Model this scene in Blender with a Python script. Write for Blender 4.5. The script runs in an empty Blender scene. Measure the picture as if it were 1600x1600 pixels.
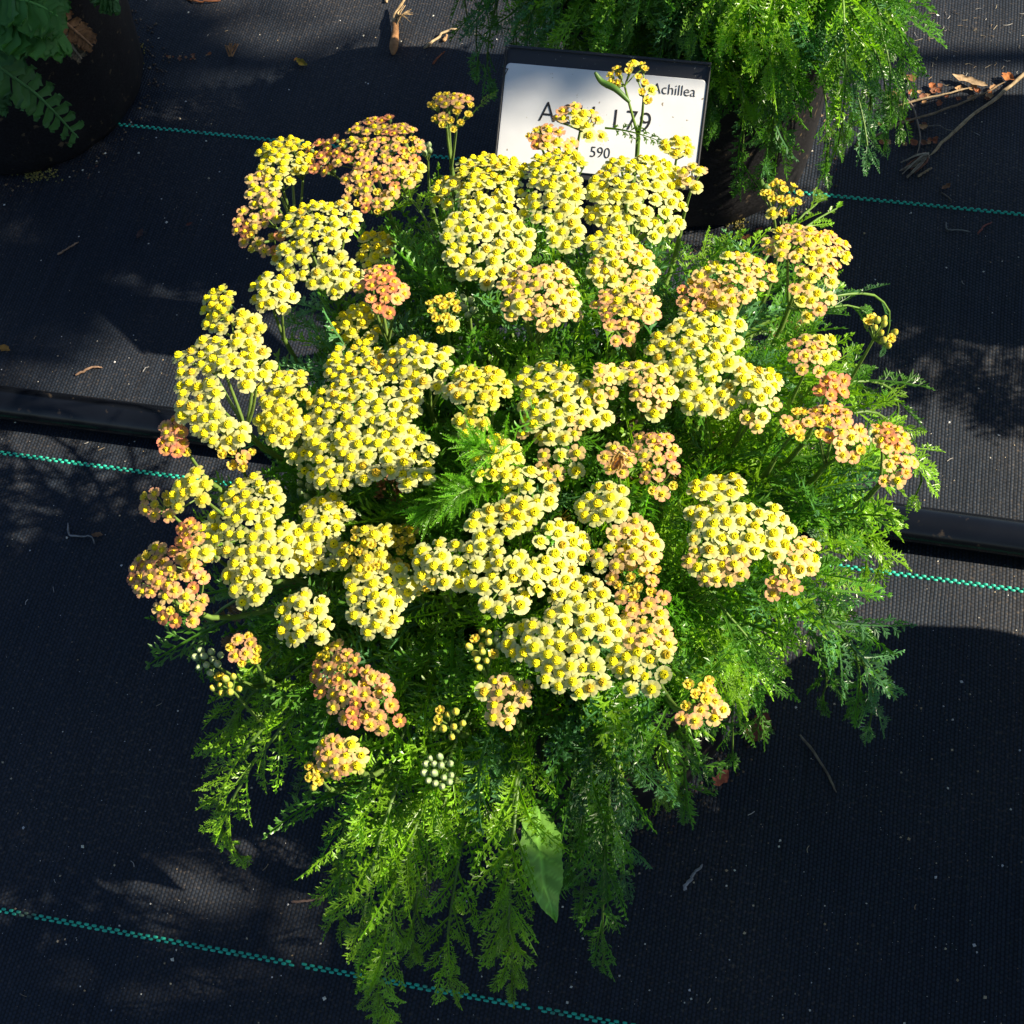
import bpy, math, random
import numpy as np
from math import radians, sin, cos, pi
C = bpy.context.scene
# ------------------------------------------------------------------ camera
CAM_H, PITCH, YAW, ROLL, FPX = 0.8735, 1.05654, -0.32266, -0.14880, 2400.0
_f = np.array([sin(YAW)*cos(PITCH), cos(YAW)*cos(PITCH), -sin(PITCH)])
_x0 = np.array([cos(YAW), -sin(YAW), 0.0]); _u0 = np.cross(_x0, _f)
AX = _x0*cos(ROLL) + _u0*sin(ROLL); AU = -_x0*sin(ROLL) + _u0*cos(ROLL); AF = _f
cam_d = bpy.data.cameras.new('camera'); cam = bpy.data.objects.new('camera', cam_d)
C.collection.objects.link(cam); C.camera = cam
from mathutils import Matrix, Vector
cam.matrix_world = Matrix(((AX[0], AU[0], -AF[0], 0), (AX[1], AU[1], -AF[1], 0), (AX[2], AU[2], -AF[2], CAM_H), (0, 0, 0, 1)))
cam_d.sensor_width = 36; cam_d.lens = 36*FPX/1600; cam_d.clip_start = 0.02; cam_d.clip_end = 100
EYE = np.array([0, 0, CAM_H])
# ------------------------------------------------------------------ light
SUN_AZ, SUN_EL = 8.5, 35.0
w = bpy.data.worlds.new('World'); C.world = w; w.use_nodes = True
nt = w.node_tree; bg = nt.nodes['Background']; sk = nt.nodes.new('ShaderNodeTexSky')
sk.sky_type = 'NISHITA'; sk.sun_disc = False; sk.sun_elevation = radians(SUN_EL)
sk.sun_rotation = radians(90 - SUN_AZ); sk.altitude = 50; sk.dust_density = 0.6; sk.ozone_density = 2.0
nt.links.new(sk.outputs[0], bg.inputs[0]); bg.inputs[1].default_value = 0.05
sl = bpy.data.lights.new('sun', 'SUN'); sl.energy = 5.0; sl.angle = radians(0.5); sl.color = (1.0, 0.87, 0.67)
so = bpy.data.objects.new('sun', sl); C.collection.objects.link(so)
sd = Vector((cos(radians(SUN_AZ))*cos(radians(SUN_EL)), sin(radians(SUN_AZ))*cos(radians(SUN_EL)), sin(radians(SUN_EL))))
so.rotation_euler = sd.to_track_quat('Z', 'Y').to_euler(); so.location = (3, 0.5, 2)
C.view_settings.view_transform = 'Standard'; C.view_settings.look = 'None'
C.view_settings.exposure = 1.35; C.view_settings.gamma = 1.0
try:
    C.cycles.max_bounces = 6; C.cycles.transparent_max_bounces = 4
    C.cycles.use_denoising = True
except Exception: pass

# ------------------------------------------------------------------ helpers
def unit(v):
    v = np.asarray(v, float); n = np.linalg.norm(v); return v/n if n > 1e-12 else np.array([0, 0, 1.0])
def ray(px, py):
    return AF + AX*(px-800)/FPX - AU*(py-800)/FPX
def at(px, py, z=0.0):                         # the point of height z seen at that place of the photograph
    d = ray(px, py); return EYE + d*((z-CAM_H)/d[2])
def on_dome(px, py, c, r):                      # where that line of sight meets a crown's ellipsoid
    d = ray(px, py)/r; o = (EYE-c)/r
    a = d@d; b = o@d; k = b*b - a*(o@o-1)
    t = (-b - math.sqrt(k))/a if k > 0 else -b/a
    return EYE + ray(px, py)*t
def on_crown(px, py, c, z0=.345, k=1.3, zmin=.2):   # ... the flat rounded top of the flowering plant
    d = ray(px, py); t0 = (.42-CAM_H)/d[2]; t1 = (zmin-CAM_H)/d[2]; best = None
    for t in np.linspace(t0, t1, 160):
        p = EYE+d*t; f = p[2]-(z0-k*((p[0]-c[0])**2+(p[1]-c[1])**2))
        if f <= 0: return p
        if best is None or f < best[0]: best = (f, p)
    return best[1]
def on_plane(px, py, p, n):
    d = ray(px, py); return EYE + d*(((p-EYE)@n)/(d@n))

class Acc:
    def __init__(s): s.V = []; s.T = []; s.C = []; s.M = []; s.S = []; s.n = 0
    def add(s, V, T, col=(1, 1, 1), mat=0, smooth=False):
        V = np.asarray(V, np.float32); T = np.asarray(T, np.int32)
        if not len(T): return
        col = np.asarray(col, np.float32)
        if col.ndim == 1: col = np.tile(col, (len(V), 1))
        s.V.append(V); s.T.append(T+s.n); s.C.append(col); s.n += len(V)
        s.M.append(np.full(len(T), mat, np.int32)); s.S.append(np.full(len(T), smooth, bool))
    def mesh(s, name, mats):
        me = bpy.data.meshes.new(name)
        V = np.concatenate(s.V); T = np.concatenate(s.T); Cc = np.concatenate(s.C)
        me.vertices.add(len(V)); me.vertices.foreach_set('co', V.ravel())
        me.loops.add(T.size); me.loops.foreach_set('vertex_index', T.ravel())
        me.polygons.add(len(T)); me.polygons.foreach_set('loop_start', np.arange(0, T.size, 3, dtype=np.int32))
        try: me.polygons.foreach_set('loop_total', np.full(len(T), 3, np.int32))
        except Exception: pass
        me.polygons.foreach_set('material_index', np.concatenate(s.M))
        me.polygons.foreach_set('use_smooth', np.concatenate(s.S))
        ca = me.color_attributes.new('tint', 'FLOAT_COLOR', 'POINT')
        ca.data.foreach_set('color', np.concatenate([Cc, np.ones((len(Cc), 1), np.float32)], 1).ravel())
        for m in mats: me.materials.append(m)
        me.update(); me.validate(); return me
    def obj(s, name, mats, parent=None):
        o = bpy.data.objects.new(name, s.mesh(name, mats if isinstance(mats, (list, tuple)) else [mats]))
        C.collection.objects.link(o)
        if parent is not None: o.parent = parent
        return o
def empty(name, loc=(0, 0, 0)):
    o = bpy.data.objects.new(name, None); o.empty_display_size = 0.02; o.location = loc; C.collection.objects.link(o); return o
def tag(o, label=None, cat=None, group=None, kind=None):
    if label: o['label'] = label
    if cat: o['category'] = cat
    if group: o['group'] = group
    if kind: o['kind'] = kind
    return o
def keep_world(o, parent):                      # parent without moving (parents here only translate)
    o.parent = parent; o.location = (-parent.location[0], -parent.location[1], -parent.location[2])
def grid_tris(nu, nv, wrap=False):
    T = []
    for i in range(nu-1):
        for j in range(nv if wrap else nv-1):
            a = i*nv+j; b = i*nv+(j+1) % nv; c = a+nv; d = b+nv
            T += [(a, b, d), (a, d, c)]
    return np.array(T, np.int32)
_tube_cache = {}
def tube(pts, rad, sides=5):
    pts = np.asarray(pts, float); n = len(pts); rad = np.broadcast_to(rad, (n,))
    tg = np.gradient(pts, axis=0); tg /= (np.linalg.norm(tg, axis=1)[:, None]+1e-12)
    ref = np.array([0, 0, 1.0]) if abs(tg[0][2]) < .8 else np.array([1.0, 0, 0])
    V = []
    u = unit(np.cross(tg[0], ref))
    ang = np.arange(sides)*2*pi/sides
    for i in range(n):
        u = unit(u - (u@tg[i])*tg[i]); v = np.cross(tg[i], u)
        V.append(pts[i] + rad[i]*(np.cos(ang)[:, None]*u + np.sin(ang)[:, None]*v))
    k = (n, sides)
    if k not in _tube_cache: _tube_cache[k] = grid_tris(n, sides, True)
    return np.concatenate(V), _tube_cache[k]
def bez(p0, p1, p2, p3, n):
    t = np.linspace(0, 1, n)[:, None]
    return (1-t)**3*p0 + 3*(1-t)**2*t*p1 + 3*(1-t)*t*t*p2 + t**3*p3
def spline(P, n):                               # Catmull-Rom through the points
    P = np.asarray(P, float); P = np.vstack([2*P[0]-P[1], P, 2*P[-1]-P[-2]]); out = []
    m = len(P)-3
    for s in np.linspace(0, m-1e-6, n):
        i = int(s); t = s-i; a, b, c, d = P[i:i+4]
        out.append(.5*((2*b)+(-a+c)*t+(2*a-5*b+4*c-d)*t*t+(-a+3*b-3*c+d)*t**3))
    return np.array(out)
# ------------------------------------------------------------------ materials
def mat(name, rough=.6, color=None, spec=.5, transl=0.0, attr=True, bump=None, noise=None, tcol=None, objvar=0.0, coat=0):
    m = bpy.data.materials.new(name); m.use_nodes = True; t = m.node_tree; N = t.nodes; L = t.links
    p = N['Principled BSDF']; p.inputs['Roughness'].default_value = rough
    p.inputs['Specular IOR Level'].default_value = spec
    if attr:
        a = N.new('ShaderNodeAttribute'); a.attribute_name = 'tint'; src = a.outputs['Color']
    else:
        a = N.new('ShaderNodeRGB'); a.outputs[0].default_value = (*color, 1); src = a.outputs[0]
    tc = N.new('ShaderNodeTexCoord')
    if noise:                                   # (scale, darkest, brightest) pigment mottling
        nz = N.new('ShaderNodeTexNoise'); nz.inputs['Scale'].default_value = noise[0]; nz.inputs['Detail'].default_value = 4
        L.new(tc.outputs['Object'], nz.inputs['Vector'])
        mr = N.new('ShaderNodeMapRange'); mr.inputs[1].default_value = .3; mr.inputs[2].default_value = .7
        mr.inputs[3].default_value = noise[1]; mr.inputs[4].default_value = noise[2]
        L.new(nz.outputs[0], mr.inputs[0])
        vm = N.new('ShaderNodeVectorMath'); vm.operation = 'SCALE'; L.new(src, vm.inputs[0]); L.new(mr.outputs[0], vm.inputs['Scale']); src = vm.outputs[0]
    if objvar:
        oi = N.new('ShaderNodeObjectInfo'); hs = N.new('ShaderNodeHueSaturation')
        mr = N.new('ShaderNodeMapRange'); mr.inputs[3].default_value = 1-objvar; mr.inputs[4].default_value = 1+objvar*.25
        L.new(oi.outputs['Random'], mr.inputs[0]); L.new(mr.outputs[0], hs.inputs['Value']); L.new(src, hs.inputs['Color']); src = hs.outputs[0]
        m2 = N.new('ShaderNodeMath'); m2.operation = 'MULTIPLY'; m2.inputs[1].default_value = 7.31; L.new(oi.outputs['Random'], m2.inputs[0])
        m3 = N.new('ShaderNodeMath'); m3.operation = 'FRACT'; L.new(m2.outputs[0], m3.inputs[0])
        m4 = N.new('ShaderNodeMapRange'); m4.inputs[3].default_value = .494; m4.inputs[4].default_value = .512; L.new(m3.outputs[0], m4.inputs[0]); L.new(m4.outputs[0], hs.inputs['Hue'])
    L.new(src, p.inputs['Base Color'])
    if bump:
        nz = N.new('ShaderNodeTexNoise'); nz.inputs['Scale'].default_value = bump[0]; L.new(tc.outputs['Object'], nz.inputs['Vector'])
        b = N.new('ShaderNodeBump'); b.inputs['Strength'].default_value = bump[1]; b.inputs['Distance'].default_value = bump[2]
        L.new(nz.outputs[0], b.inputs['Height']); L.new(b.outputs[0], p.inputs['Normal'])
    if coat: p.inputs['Coat Weight'].default_value = coat
    if transl:
        tr = N.new('ShaderNodeBsdfTranslucent'); vm = N.new('ShaderNodeVectorMath'); vm.operation = 'MULTIPLY'
        vm.inputs[1].default_value = tcol or (1, 1, 1); L.new(src, vm.inputs[0]); L.new(vm.outputs[0], tr.inputs[0])
        mx = N.new('ShaderNodeMixShader'); mx.inputs[0].default_value = transl
        L.new(p.outputs[0], mx.inputs[1]); L.new(tr.outputs[0], mx.inputs[2]); L.new(mx.outputs[0], N['Material Output'].inputs[0])
    return m
M_LEAF = mat('yarrow_leaf', .34, spec=.6, transl=.38, tcol=(1.6, 1.75, .6), noise=(120, .75, 1.25))
M_STEM = mat('stem', .5, noise=(200, .8, 1.2), transl=.15, tcol=(1.2, 1.3, .6))
M_PETAL = mat('petal', .62, spec=.25, transl=.48, tcol=(1.0, 1.0, .8), objvar=.10)
M_DISC = mat('disc', .75, spec=.2, bump=(1500, .6, .0004), objvar=.12)
M_BUD = mat('bud', .5, transl=.1)
M_DRY = mat('dry', .8, spec=.2, transl=.12, noise=(260, .6, 1.3), bump=(500, .5, .0006))
M_POT = mat('pot_plastic', .55, (.006, .006, .007), spec=.3, attr=False, bump=(60, .3, .002), noise=(700, .3, 3.0))
M_SOIL = mat('soil', .95, (.03, .02, .012), attr=False, bump=(140, 1.0, .006), noise=(200, .4, 1.8))
M_PIPE = mat('pipe', .24, (.0035, .0045, .007), spec=.4, attr=False, noise=(30, .8, 1.3), bump=(90, .08, .001))
M_SIGN = mat('sign_plastic', .5, (.022, .024, .03), attr=False, bump=(300, .1, .0005))
M_LABEL = mat('label_paper', .4, (.70, .72, .75), attr=False, noise=(55, .92, 1.03))
def speckle(m, scale, lo, hi, col):
    t = m.node_tree; N = t.nodes; L = t.links; p = N['Principled BSDF']; src = p.inputs['Base Color'].links[0].from_socket
    tc = N.new('ShaderNodeTexCoord'); nz = N.new('ShaderNodeTexNoise'); nz.inputs['Scale'].default_value = scale; nz.inputs['Detail'].default_value = 3; L.new(tc.outputs['Object'], nz.inputs['Vector'])
    mr = N.new('ShaderNodeMapRange'); mr.inputs[1].default_value = lo; mr.inputs[2].default_value = hi; L.new(nz.outputs[0], mr.inputs[0])
    mx = N.new('ShaderNodeMix'); mx.data_type = 'RGBA'; L.new(mr.outputs[0], mx.inputs[0]); L.new(src, mx.inputs[6]); mx.inputs[7].default_value = (*col, 1); L.new(mx.outputs[2], p.inputs['Base Color'])
M_INK = mat('ink', .5, (.012, .012, .015), attr=False)
M_TEAL = mat('teal_tape', .6, (.01, .42, .29), attr=False, noise=(300, .85, 1.15))
M_WEED = mat('weed_leaf', .55, spec=.35, transl=.3, tcol=(1.4, 1.5, .6), noise=(60, .8, 1.15), bump=(220, .35, .001))
M_GRIT = mat('grit', .7, noise=(50, .9, 1.1))
M_INS = mat('insect', .35, coat=.3)
M_WING = mat('wing', .25, (.50, .32, .10), attr=False, transl=.4)

speckle(M_LABEL, 260, .70, .74, (.25, .21, .15)); speckle(M_POT, 160, .64, .72, (.10, .075, .045)); speckle(M_SIGN, 420, .68, .74, (.25, .24, .21)); speckle(M_PIPE, 120, .66, .74, (.045, .035, .025))
speckle(M_TEAL, 45, .60, .70, (.05, .10, .075))
def fabric():
    m = bpy.data.materials.new('weed_fabric'); m.use_nodes = True; t = m.node_tree; N = t.nodes; L = t.links; p = N['Principled BSDF']
    tc = N.new('ShaderNodeTexCoord'); sx = N.new('ShaderNodeSeparateXYZ'); L.new(tc.outputs['Object'], sx.inputs[0])
    def mth(op, a, b=None):
        n = N.new('ShaderNodeMath'); n.operation = op
        for i, v in enumerate((a, b)):
            if v is None: continue
            if isinstance(v, (int, float)): n.inputs[i].default_value = v
            else: L.new(v, n.inputs[i])
        return n.outputs[0]
    nz0 = N.new('ShaderNodeTexNoise'); nz0.inputs['Scale'].default_value = 30; L.new(tc.outputs['Object'], nz0.inputs['Vector'])
    wob = mth('MULTIPLY', nz0.outputs[0], .0016)
    PX, PY = .00225, .0026
    u = mth('DIVIDE', mth('ADD', sx.outputs[0], wob), PX); v = mth('DIVIDE', mth('ADD', sx.outputs[1], wob), PY)
    su = mth('ABSOLUTE', mth('SINE', mth('MULTIPLY', u, pi)))              # column profile
    par = mth('MULTIPLY', mth('FLOOR', mth('MODULO', mth('ADD', u, 4000), 2)), .5)
    sv = mth('ABSOLUTE', mth('SINE', mth('MULTIPLY', mth('ADD', v, par), pi)))  # the over-and-under of each column
    mp = N.new('ShaderNodeMapping'); mp.inputs['Scale'].default_value = (445, 14, 1); L.new(tc.outputs['Object'], mp.inputs[0])
    nc = N.new('ShaderNodeTexNoise'); nc.inputs['Scale'].default_value = 1; nc.inputs['Detail'].default_value = 1; L.new(mp.outputs[0], nc.inputs['Vector'])
    mp2 = N.new('ShaderNodeMapping'); mp2.inputs['Scale'].default_value = (300, 300, 1); L.new(tc.outputs['Object'], mp2.inputs[0])
    nd_ = N.new('ShaderNodeTexNoise'); nd_.inputs['Scale'].default_value = 1; L.new(mp2.outputs[0], nd_.inputs['Vector'])
    irr = mth('MULTIPLY', mth('ADD', nc.outputs[0], .5), mth('ADD', nd_.outputs[0], .5))
    hh = mth('MULTIPLY', irr, mth('MULTIPLY', mth('POWER', su, .6), mth('ADD', mth('MULTIPLY', sv, .55), .40)))
    nz = N.new('ShaderNodeTexNoise'); nz.inputs['Scale'].default_value = 7; nz.inputs['Detail'].default_value = 6; L.new(tc.outputs['Object'], nz.inputs['Vector'])
    nf = N.new('ShaderNodeTexNoise'); nf.inputs['Scale'].default_value = 420; nf.inputs['Detail'].default_value = 2; L.new(tc.outputs['Object'], nf.inputs['Vector'])
    r1 = N.new('ShaderNodeValToRGB'); L.new(hh, r1.inputs[0])
    r1.color_ramp.elements[0].position = .15; r1.color_ramp.elements[0].color = (.002, .003, .0048, 1)
    r1.color_ramp.elements[1].position = .95; r1.color_ramp.elements[1].color = (.018, .027, .043, 1)
    dust = N.new('ShaderNodeMapRange'); dust.inputs[1].default_value = .42; dust.inputs[2].default_value = .78; dust.inputs[3].default_value = 0; dust.inputs[4].default_value = .5
    L.new(nz.outputs[0], dust.inputs[0])
    spk = N.new('ShaderNodeMapRange'); spk.inputs[1].default_value = .52; spk.inputs[2].default_value = .80; L.new(nf.outputs[0], spk.inputs[0])
    dm = mth('ADD', mth('MULTIPLY', dust.outputs[0], mth('ADD', spk.outputs[0], .15)), mth('MULTIPLY', mth('POWER', spk.outputs[0], 2.5), .35))
    mx = N.new('ShaderNodeMix'); mx.data_type = 'RGBA'; L.new(dm, mx.inputs[0]); L.new(r1.outputs[0], mx.inputs[6]); mx.inputs[7].default_value = (.17, .13, .09, 1)
    L.new(mx.outputs[2], p.inputs['Base Color']); p.inputs['Roughness'].default_value = .62; p.inputs['Specular IOR Level'].default_value = .22
    b = N.new('ShaderNodeBump'); b.inputs['Strength'].default_value = .55; b.inputs['Distance'].default_value = .0006; L.new(hh, b.inputs['Height'])
    b2 = N.new('ShaderNodeBump'); b2.inputs['Strength'].default_value = .5; b2.inputs['Distance'].default_value = .014; L.new(nz.outputs[0], b2.inputs['Height']); L.new(b2.outputs[0], b.inputs['Normal'])
    L.new(b.outputs[0], p.inputs['Normal']); return m
# ------------------------------------------------------------------ ground, its woven stripes, the pipe
a = Acc(); S = 15.0
a.add([(-S, -S, 0), (S, -S, 0), (S, S, 0), (-S, S, 0)], [(0, 1, 2), (0, 2, 3)])
ground = tag(a.obj('ground', fabric()), 'black woven ground cover fabric with three woven teal stripes', None, None, 'structure')
def stripe(y0, seed):
    R = np.random.RandomState(seed); a = Acc(); P = .0047; T9 = grid_tris(4, 4)
    for k in range(int(2.6/P)):
        x = -1.5 + k*P
        if R.rand() < .008: continue
        for row in (0, 1):
            cx = x + row*P/2; cy = y0 + (.0008 if row == 0 else -.0008) + .0009*sin(x*3+seed); L_, W_ = P*.62*R.uniform(.88, 1.12), .00165*R.uniform(.85, 1.1)
            V = []
            for i in range(4):
                for j in range(4):
                    uu, vv = i/3*2-1, j/3*2-1
                    edge = (abs(uu) == 1) or (abs(vv) == 1)
                    V.append((cx+uu*L_/2*(1 if abs(vv) < 1 else .85), cy+vv*W_/2*(1 if abs(uu) < 1 else .85), .0003 if edge else .0012))
            a.add(V, T9, smooth=True)
    return tag(a.obj('woven_stripe', M_TEAL, ground), 'teal zigzag stripe woven into the black fabric')
YL = .7612
for k in range(-1, 4): stripe(YL-.3*k, 5+k)
pA, pB = at(-10, 627, .0125), at(1610, 843, .0125); pd = unit(pB-pA)
pts = [pA+pd*t+np.array([0, .0012*sin(t*5), 0]) for t in np.linspace(-1.2, 2.0, 60)]
a = Acc(); V, T = tube(pts, .0119, 28); V[:, 2] -= .0006; a.add(V, T, smooth=True)
tag(a.obj('irrigation_pipe', M_PIPE), 'black polyethylene irrigation pipe lying on the fabric behind the flowering pot', 'pipe')

# ------------------------------------------------------------------ pots
def pot(parent, c, h=.2, rb=.094, rt=.11):
    prof = [(rb-.012, .001), (rb-.003, .0015), (rb, .006), (rb+.001, .02), (rb+(rt-rb)*.5, h*.55), (rt-.003, h-.03), (rt+.001, h-.028), (rt+.004, h-.026), (rt+.005, h-.004), (rt+.003, h), (rt, h), (rt-.002, h-.005), (rt-.004, h-.03)]
    nv = 64; V = []
    for r, z in prof:
        for j in range(nv):
            t = 2*pi*j/nv; rr = r + (.0006*cos(16*t) if z < h-.03 else 0); V.append((c[0]+rr*cos(t), c[1]+rr*sin(t), z))
    a = Acc(); a.add(V, grid_tris(len(prof), nv, True), smooth=True); keep_world(a.obj('pot', M_POT), parent)
    R = np.random.RandomState(int(abs(c[0]*1000)+c[1]*77)); a = Acc(); n = 26; V = []
    for i in range(9):
        for j in range(n):
            r = (rt-.004)*i/8; t = 2*pi*j/n
            V.append((c[0]+r*cos(t), c[1]+r*sin(t), h-.022+R.uniform(-.003, .003)))
    a.add(V, grid_tris(9, n, True), smooth=True); keep_world(a.obj('soil', M_SOIL), parent)

# ------------------------------------------------------------------ ferny leaves
def kite(out, base, d, nrm, L, W, fold=.35, mid=.5):
    s = np.cross(d, nrm); i = len(out[0])
    m = base + d*L*mid
    out[0] += [base, m + s*W/2 - nrm*W*fold, base+d*L, m - s*W/2 - nrm*W*fold]
    out[1] += [(i, i+2, i+1), (i, i+3, i+2)]
def fern_template(seed, L=.06, W=.011, pairs=11, lobeW=.0018, broad=False):
    R = np.random.RandomState(seed); out = [[], []]; up = np.array([0, 0, 1.0])
    # rachis: folded ribbon
    n = 9
    for k in range(n):
        y0, y1 = L*k/n, L*(k+1)/n
        w0, w1 = .0011*(1-k/n)+.0003, .0011*(1-(k+1)/n)+.0003
        i = len(out[0])
        out[0] += [np.array([-w0, y0, .0004]), np.array([0, y0, -.0003]), np.array([w0, y0, .0004]), np.array([-w1, y1, .0004]), np.array([0, y1, -.0003]), np.array([w1, y1, .0004])]
        out[1] += [(i, i+1, i+4), (i, i+4, i+3), (i+1, i+2, i+5), (i+1, i+5, i+4)]
    for k in range(pairs):
        t = (k+.6)/pairs
        env = (math.sin(pi*min(1, (t*.9+.08)))**.7)*(1-.35*t)
        for sd in (-1, 1):
            if R.rand() < .04: continue
            y = L*(.1+.9*t) + R.uniform(-1, 1)*L*.012
            ang = radians(60-26*t+R.uniform(-8, 8)); lift = R.uniform(-.1, .55)
            d = unit([sd*sin(ang), cos(ang), lift]); nr = unit(up - (up@d)*d + np.array([R.uniform(-.3, .3), R.uniform(-.3, .3), 0])); nr = unit(nr-(nr@d)*d)
            pl = W*env*R.uniform(.8, 1.12); b = np.array([0, y, 0.0])
            if broad:
                kite(out, b, d, nr, pl, pl*.42, .15, .62)
            else:
                kite(out, b, d, nr, pl, lobeW*1.15, .3, .55)
            s = np.cross(d, nr); nl = (4 if pl > W*.6 else 2) if not broad else 4
            for q in range(nl):
                f = .28+.62*q/nl; ss = 1 if q % 2 else -1
                la = radians(R.uniform(28, 48)) if not broad else radians(R.uniform(30, 55))
                dd = unit(d*cos(la)+s*ss*sin(la)+nr*R.uniform(-.15, .45))
                nn = unit(nr-(nr@dd)*dd)
                kite(out, b+d*pl*f, dd, nn, pl*(.52 if not broad else .34)*R.uniform(.75, 1.2), lobeW*(1 if not broad else 1.9), .3, .5)
    kite(out, np.array([0, L*.97, 0]), np.array([0, 1.0, 0]), up, L*.07, lobeW*1.2)
    return np.array(out[0]), np.array(out[1], np.int32), L
TPL = [fern_template(100+i, .062, W=(.0145 if i % 2 else .0115), pairs=8+i % 3) for i in range(9)]
FEATH = [fern_template(300+i, .062, W=.0075, pairs=22, lobeW=.0008) for i in range(4)]
BROAD = [fern_template(200+i, .09, .019, 13, .0022, True) for i in range(3)]
def place_leaf(acc, tpl, p, d, nrm, length, col, curl=6.0, sidec=0.0, cup=.25, twist=0.0, wscale=1.0, R=None):
    V, T, L = tpl; s = length/L
    x, y, z = V[:, 0]*s*wscale, V[:, 1]*s, V[:, 2]*s + np.abs(V[:, 0])*s*cup
    k = curl if abs(curl) > 1e-3 else 1e-3
    th = -k*y
    Y = np.sin(k*y)/k - z*np.sin(th); Z = -(1-np.cos(k*y))/k + z*np.cos(th)
    X = x + sidec*y*y
    if twist:
        tw = twist*y/length; X, Z = X*np.cos(tw)-(z)*np.sin(tw), Z + X*np.sin(tw)
    d = unit(d); nrm = unit(nrm-(nrm@d)*d); sd_ = np.cross(d, nrm)
    P = p + X[:, None]*sd_ + Y[:, None]*d + Z[:, None]*nrm
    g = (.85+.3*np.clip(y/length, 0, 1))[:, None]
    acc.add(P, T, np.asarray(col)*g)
def leaf_col(R, fresh=0.3):
    k = R.rand()
    if R.rand() < .012: return np.array([.20, .12, .04])
    if k < fresh: c = np.array([.155, .31, .015])
    elif k < .85: c = np.array([.062, .18, .016])
    else: c = np.array([.065, .18, .065])
    return c*R.uniform(.95, 1.45)
def shoot(acc, pts, R, llen=.05, n=13, t0=.25, fresh=.3, rad=.0013, curl=9, tpls=None, tone=None):
    pts = np.asarray(pts); V, T = tube(pts, np.linspace(rad, rad*.4, len(pts)), 5)
    acc.add(V, T, np.array([.10, .19, .03])*R.uniform(.8, 1.2), 1, True)
    tg = np.gradient(pts, axis=0); phi = R.uniform(0, 2*pi)
    base = leaf_col(R, fresh) if tone is None else np.array(tone)
    for k in range(n):
        t = t0+(1-t0)*(k+.5*R.rand())/n; f = t*(len(pts)-1); i = min(int(f), len(pts)-2); p = pts[i]+(pts[i+1]-pts[i])*(f-i)
        tt = unit(tg[i]); phi += 2.4+R.uniform(-.4, .4)
        u = unit(np.cross(tt, [0.3, .2, 1])); v = np.cross(tt, u); r = cos(phi)*u+sin(phi)*v
        ang = radians(58-36*t+R.uniform(-10, 10)); d = unit(tt*cos(ang)+r*sin(ang))
        nr = tt*.7 + np.array([0, 0, .8]) + R.uniform(-.25, .25, 3)
        L = llen*(1.0-.45*abs(t-.55)/.45)*R.uniform(.75, 1.15)
        tp = (tpls or TPL)[R.randint(len(tpls or TPL))]
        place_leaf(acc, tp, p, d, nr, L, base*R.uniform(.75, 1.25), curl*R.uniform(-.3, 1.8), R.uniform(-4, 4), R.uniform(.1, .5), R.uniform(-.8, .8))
    for q in range(3):                          # the tuft of young leaves at the tip
        tt = unit(tg[-1]); d = unit(tt+R.uniform(-.25, .25, 3)); place_leaf(acc, TPL[R.randint(len(TPL))], pts[-1], d, np.array([0, 0, 1.0])+R.uniform(-.3, .3, 3), llen*.42, base*1.1, 4, 0, .3)

# ------------------------------------------------------------------ florets
def disc(acc, r, h, z0, col, R, nu=5, nv=10):
    V = []
    for i in range(nu+1):
        a_ = pi/2*i/nu
        for j in range(nv):
            t = 2*pi*(j+.5*(i % 2))/nv; b = 1+(.13 if (i+j) % 2 else -.07)
            V.append((r*sin(a_+.25*(i == 0)*0)*cos(t)*b if i else .0003*cos(t), r*sin(a_)*sin(t)*b if i else .0003*sin(t), z0+h*cos(a_)*b))
    V = np.array(V); c = np.tile(np.asarray(col), (len(V), 1))*R.uniform(.75, 1.1, (len(V), 1))
    acc.add(V, grid_tris(nu+1, nv, True), c, 1, False)
def petals(acc, n, r0, r1, wid, z0, tilt, inner, outer, R, notch=.07, cupv=.25, jag=.1):
    ph = R.uniform(0, 2*pi)
    for k in range(n):
        t = ph+2*pi*(k+R.uniform(-jag, jag))/n; rr = r1*R.uniform(.9, 1.08); w_ = wid*R.uniform(.88, 1.1); tl = tilt+R.uniform(-.12, .12)
        V = []; cc = []
        prof = [(0, .35), (.3, .74), (.6, 1.0), (.86, .93), (1.0, .62)]
        for (s, ww) in prof:
            for j, q in enumerate((-1, -.45, 0, .45, 1)):
                ra = r0+(rr-r0)*s
                if s == 1.0: ra -= (rr-r0)*(notch*(1-abs(q))**2 + .13*(q*q))
                y = q*w_/2*ww
                zz = z0+(ra-r0)*math.tan(tl)-cupv*w_*(q*q)*.35 - .5*cupv*(ra-r0)*s*.35 + .00012*cos(q*6)
                V.append((ra, y, zz)); mixv = np.clip(s*1.05+.25*abs(q)-.1+R.uniform(-.05, .05), 0, 1)**1.15
                cc.append(np.asarray(inner)*(1-mixv)+np.asarray(outer)*mixv)
        V = np.array(V); c, s_ = cos(t), sin(t)
        P = np.stack([V[:, 0]*c-V[:, 1]*s_, V[:, 0]*s_+V[:, 1]*c, V[:, 2]], 1)
        acc.add(P, grid_tris(5, 5), np.array(cc)*R.uniform(.9, 1.05), 0, True)
def calyx(acc, r, h, col=(.10, .17, .04)):
    pr = [(r*.25, -h), (r*.85, -h*.7), (r, -h*.3), (r*.8, 0)]; nv = 7; V = []
    for rr, z in pr:
        for j in range(nv): V.append((rr*cos(2*pi*j/nv), rr*sin(2*pi*j/nv), z))
    acc.add(V, grid_tris(4, nv, True), col, 2, True)
YEL = (.86, .74, .012)
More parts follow.
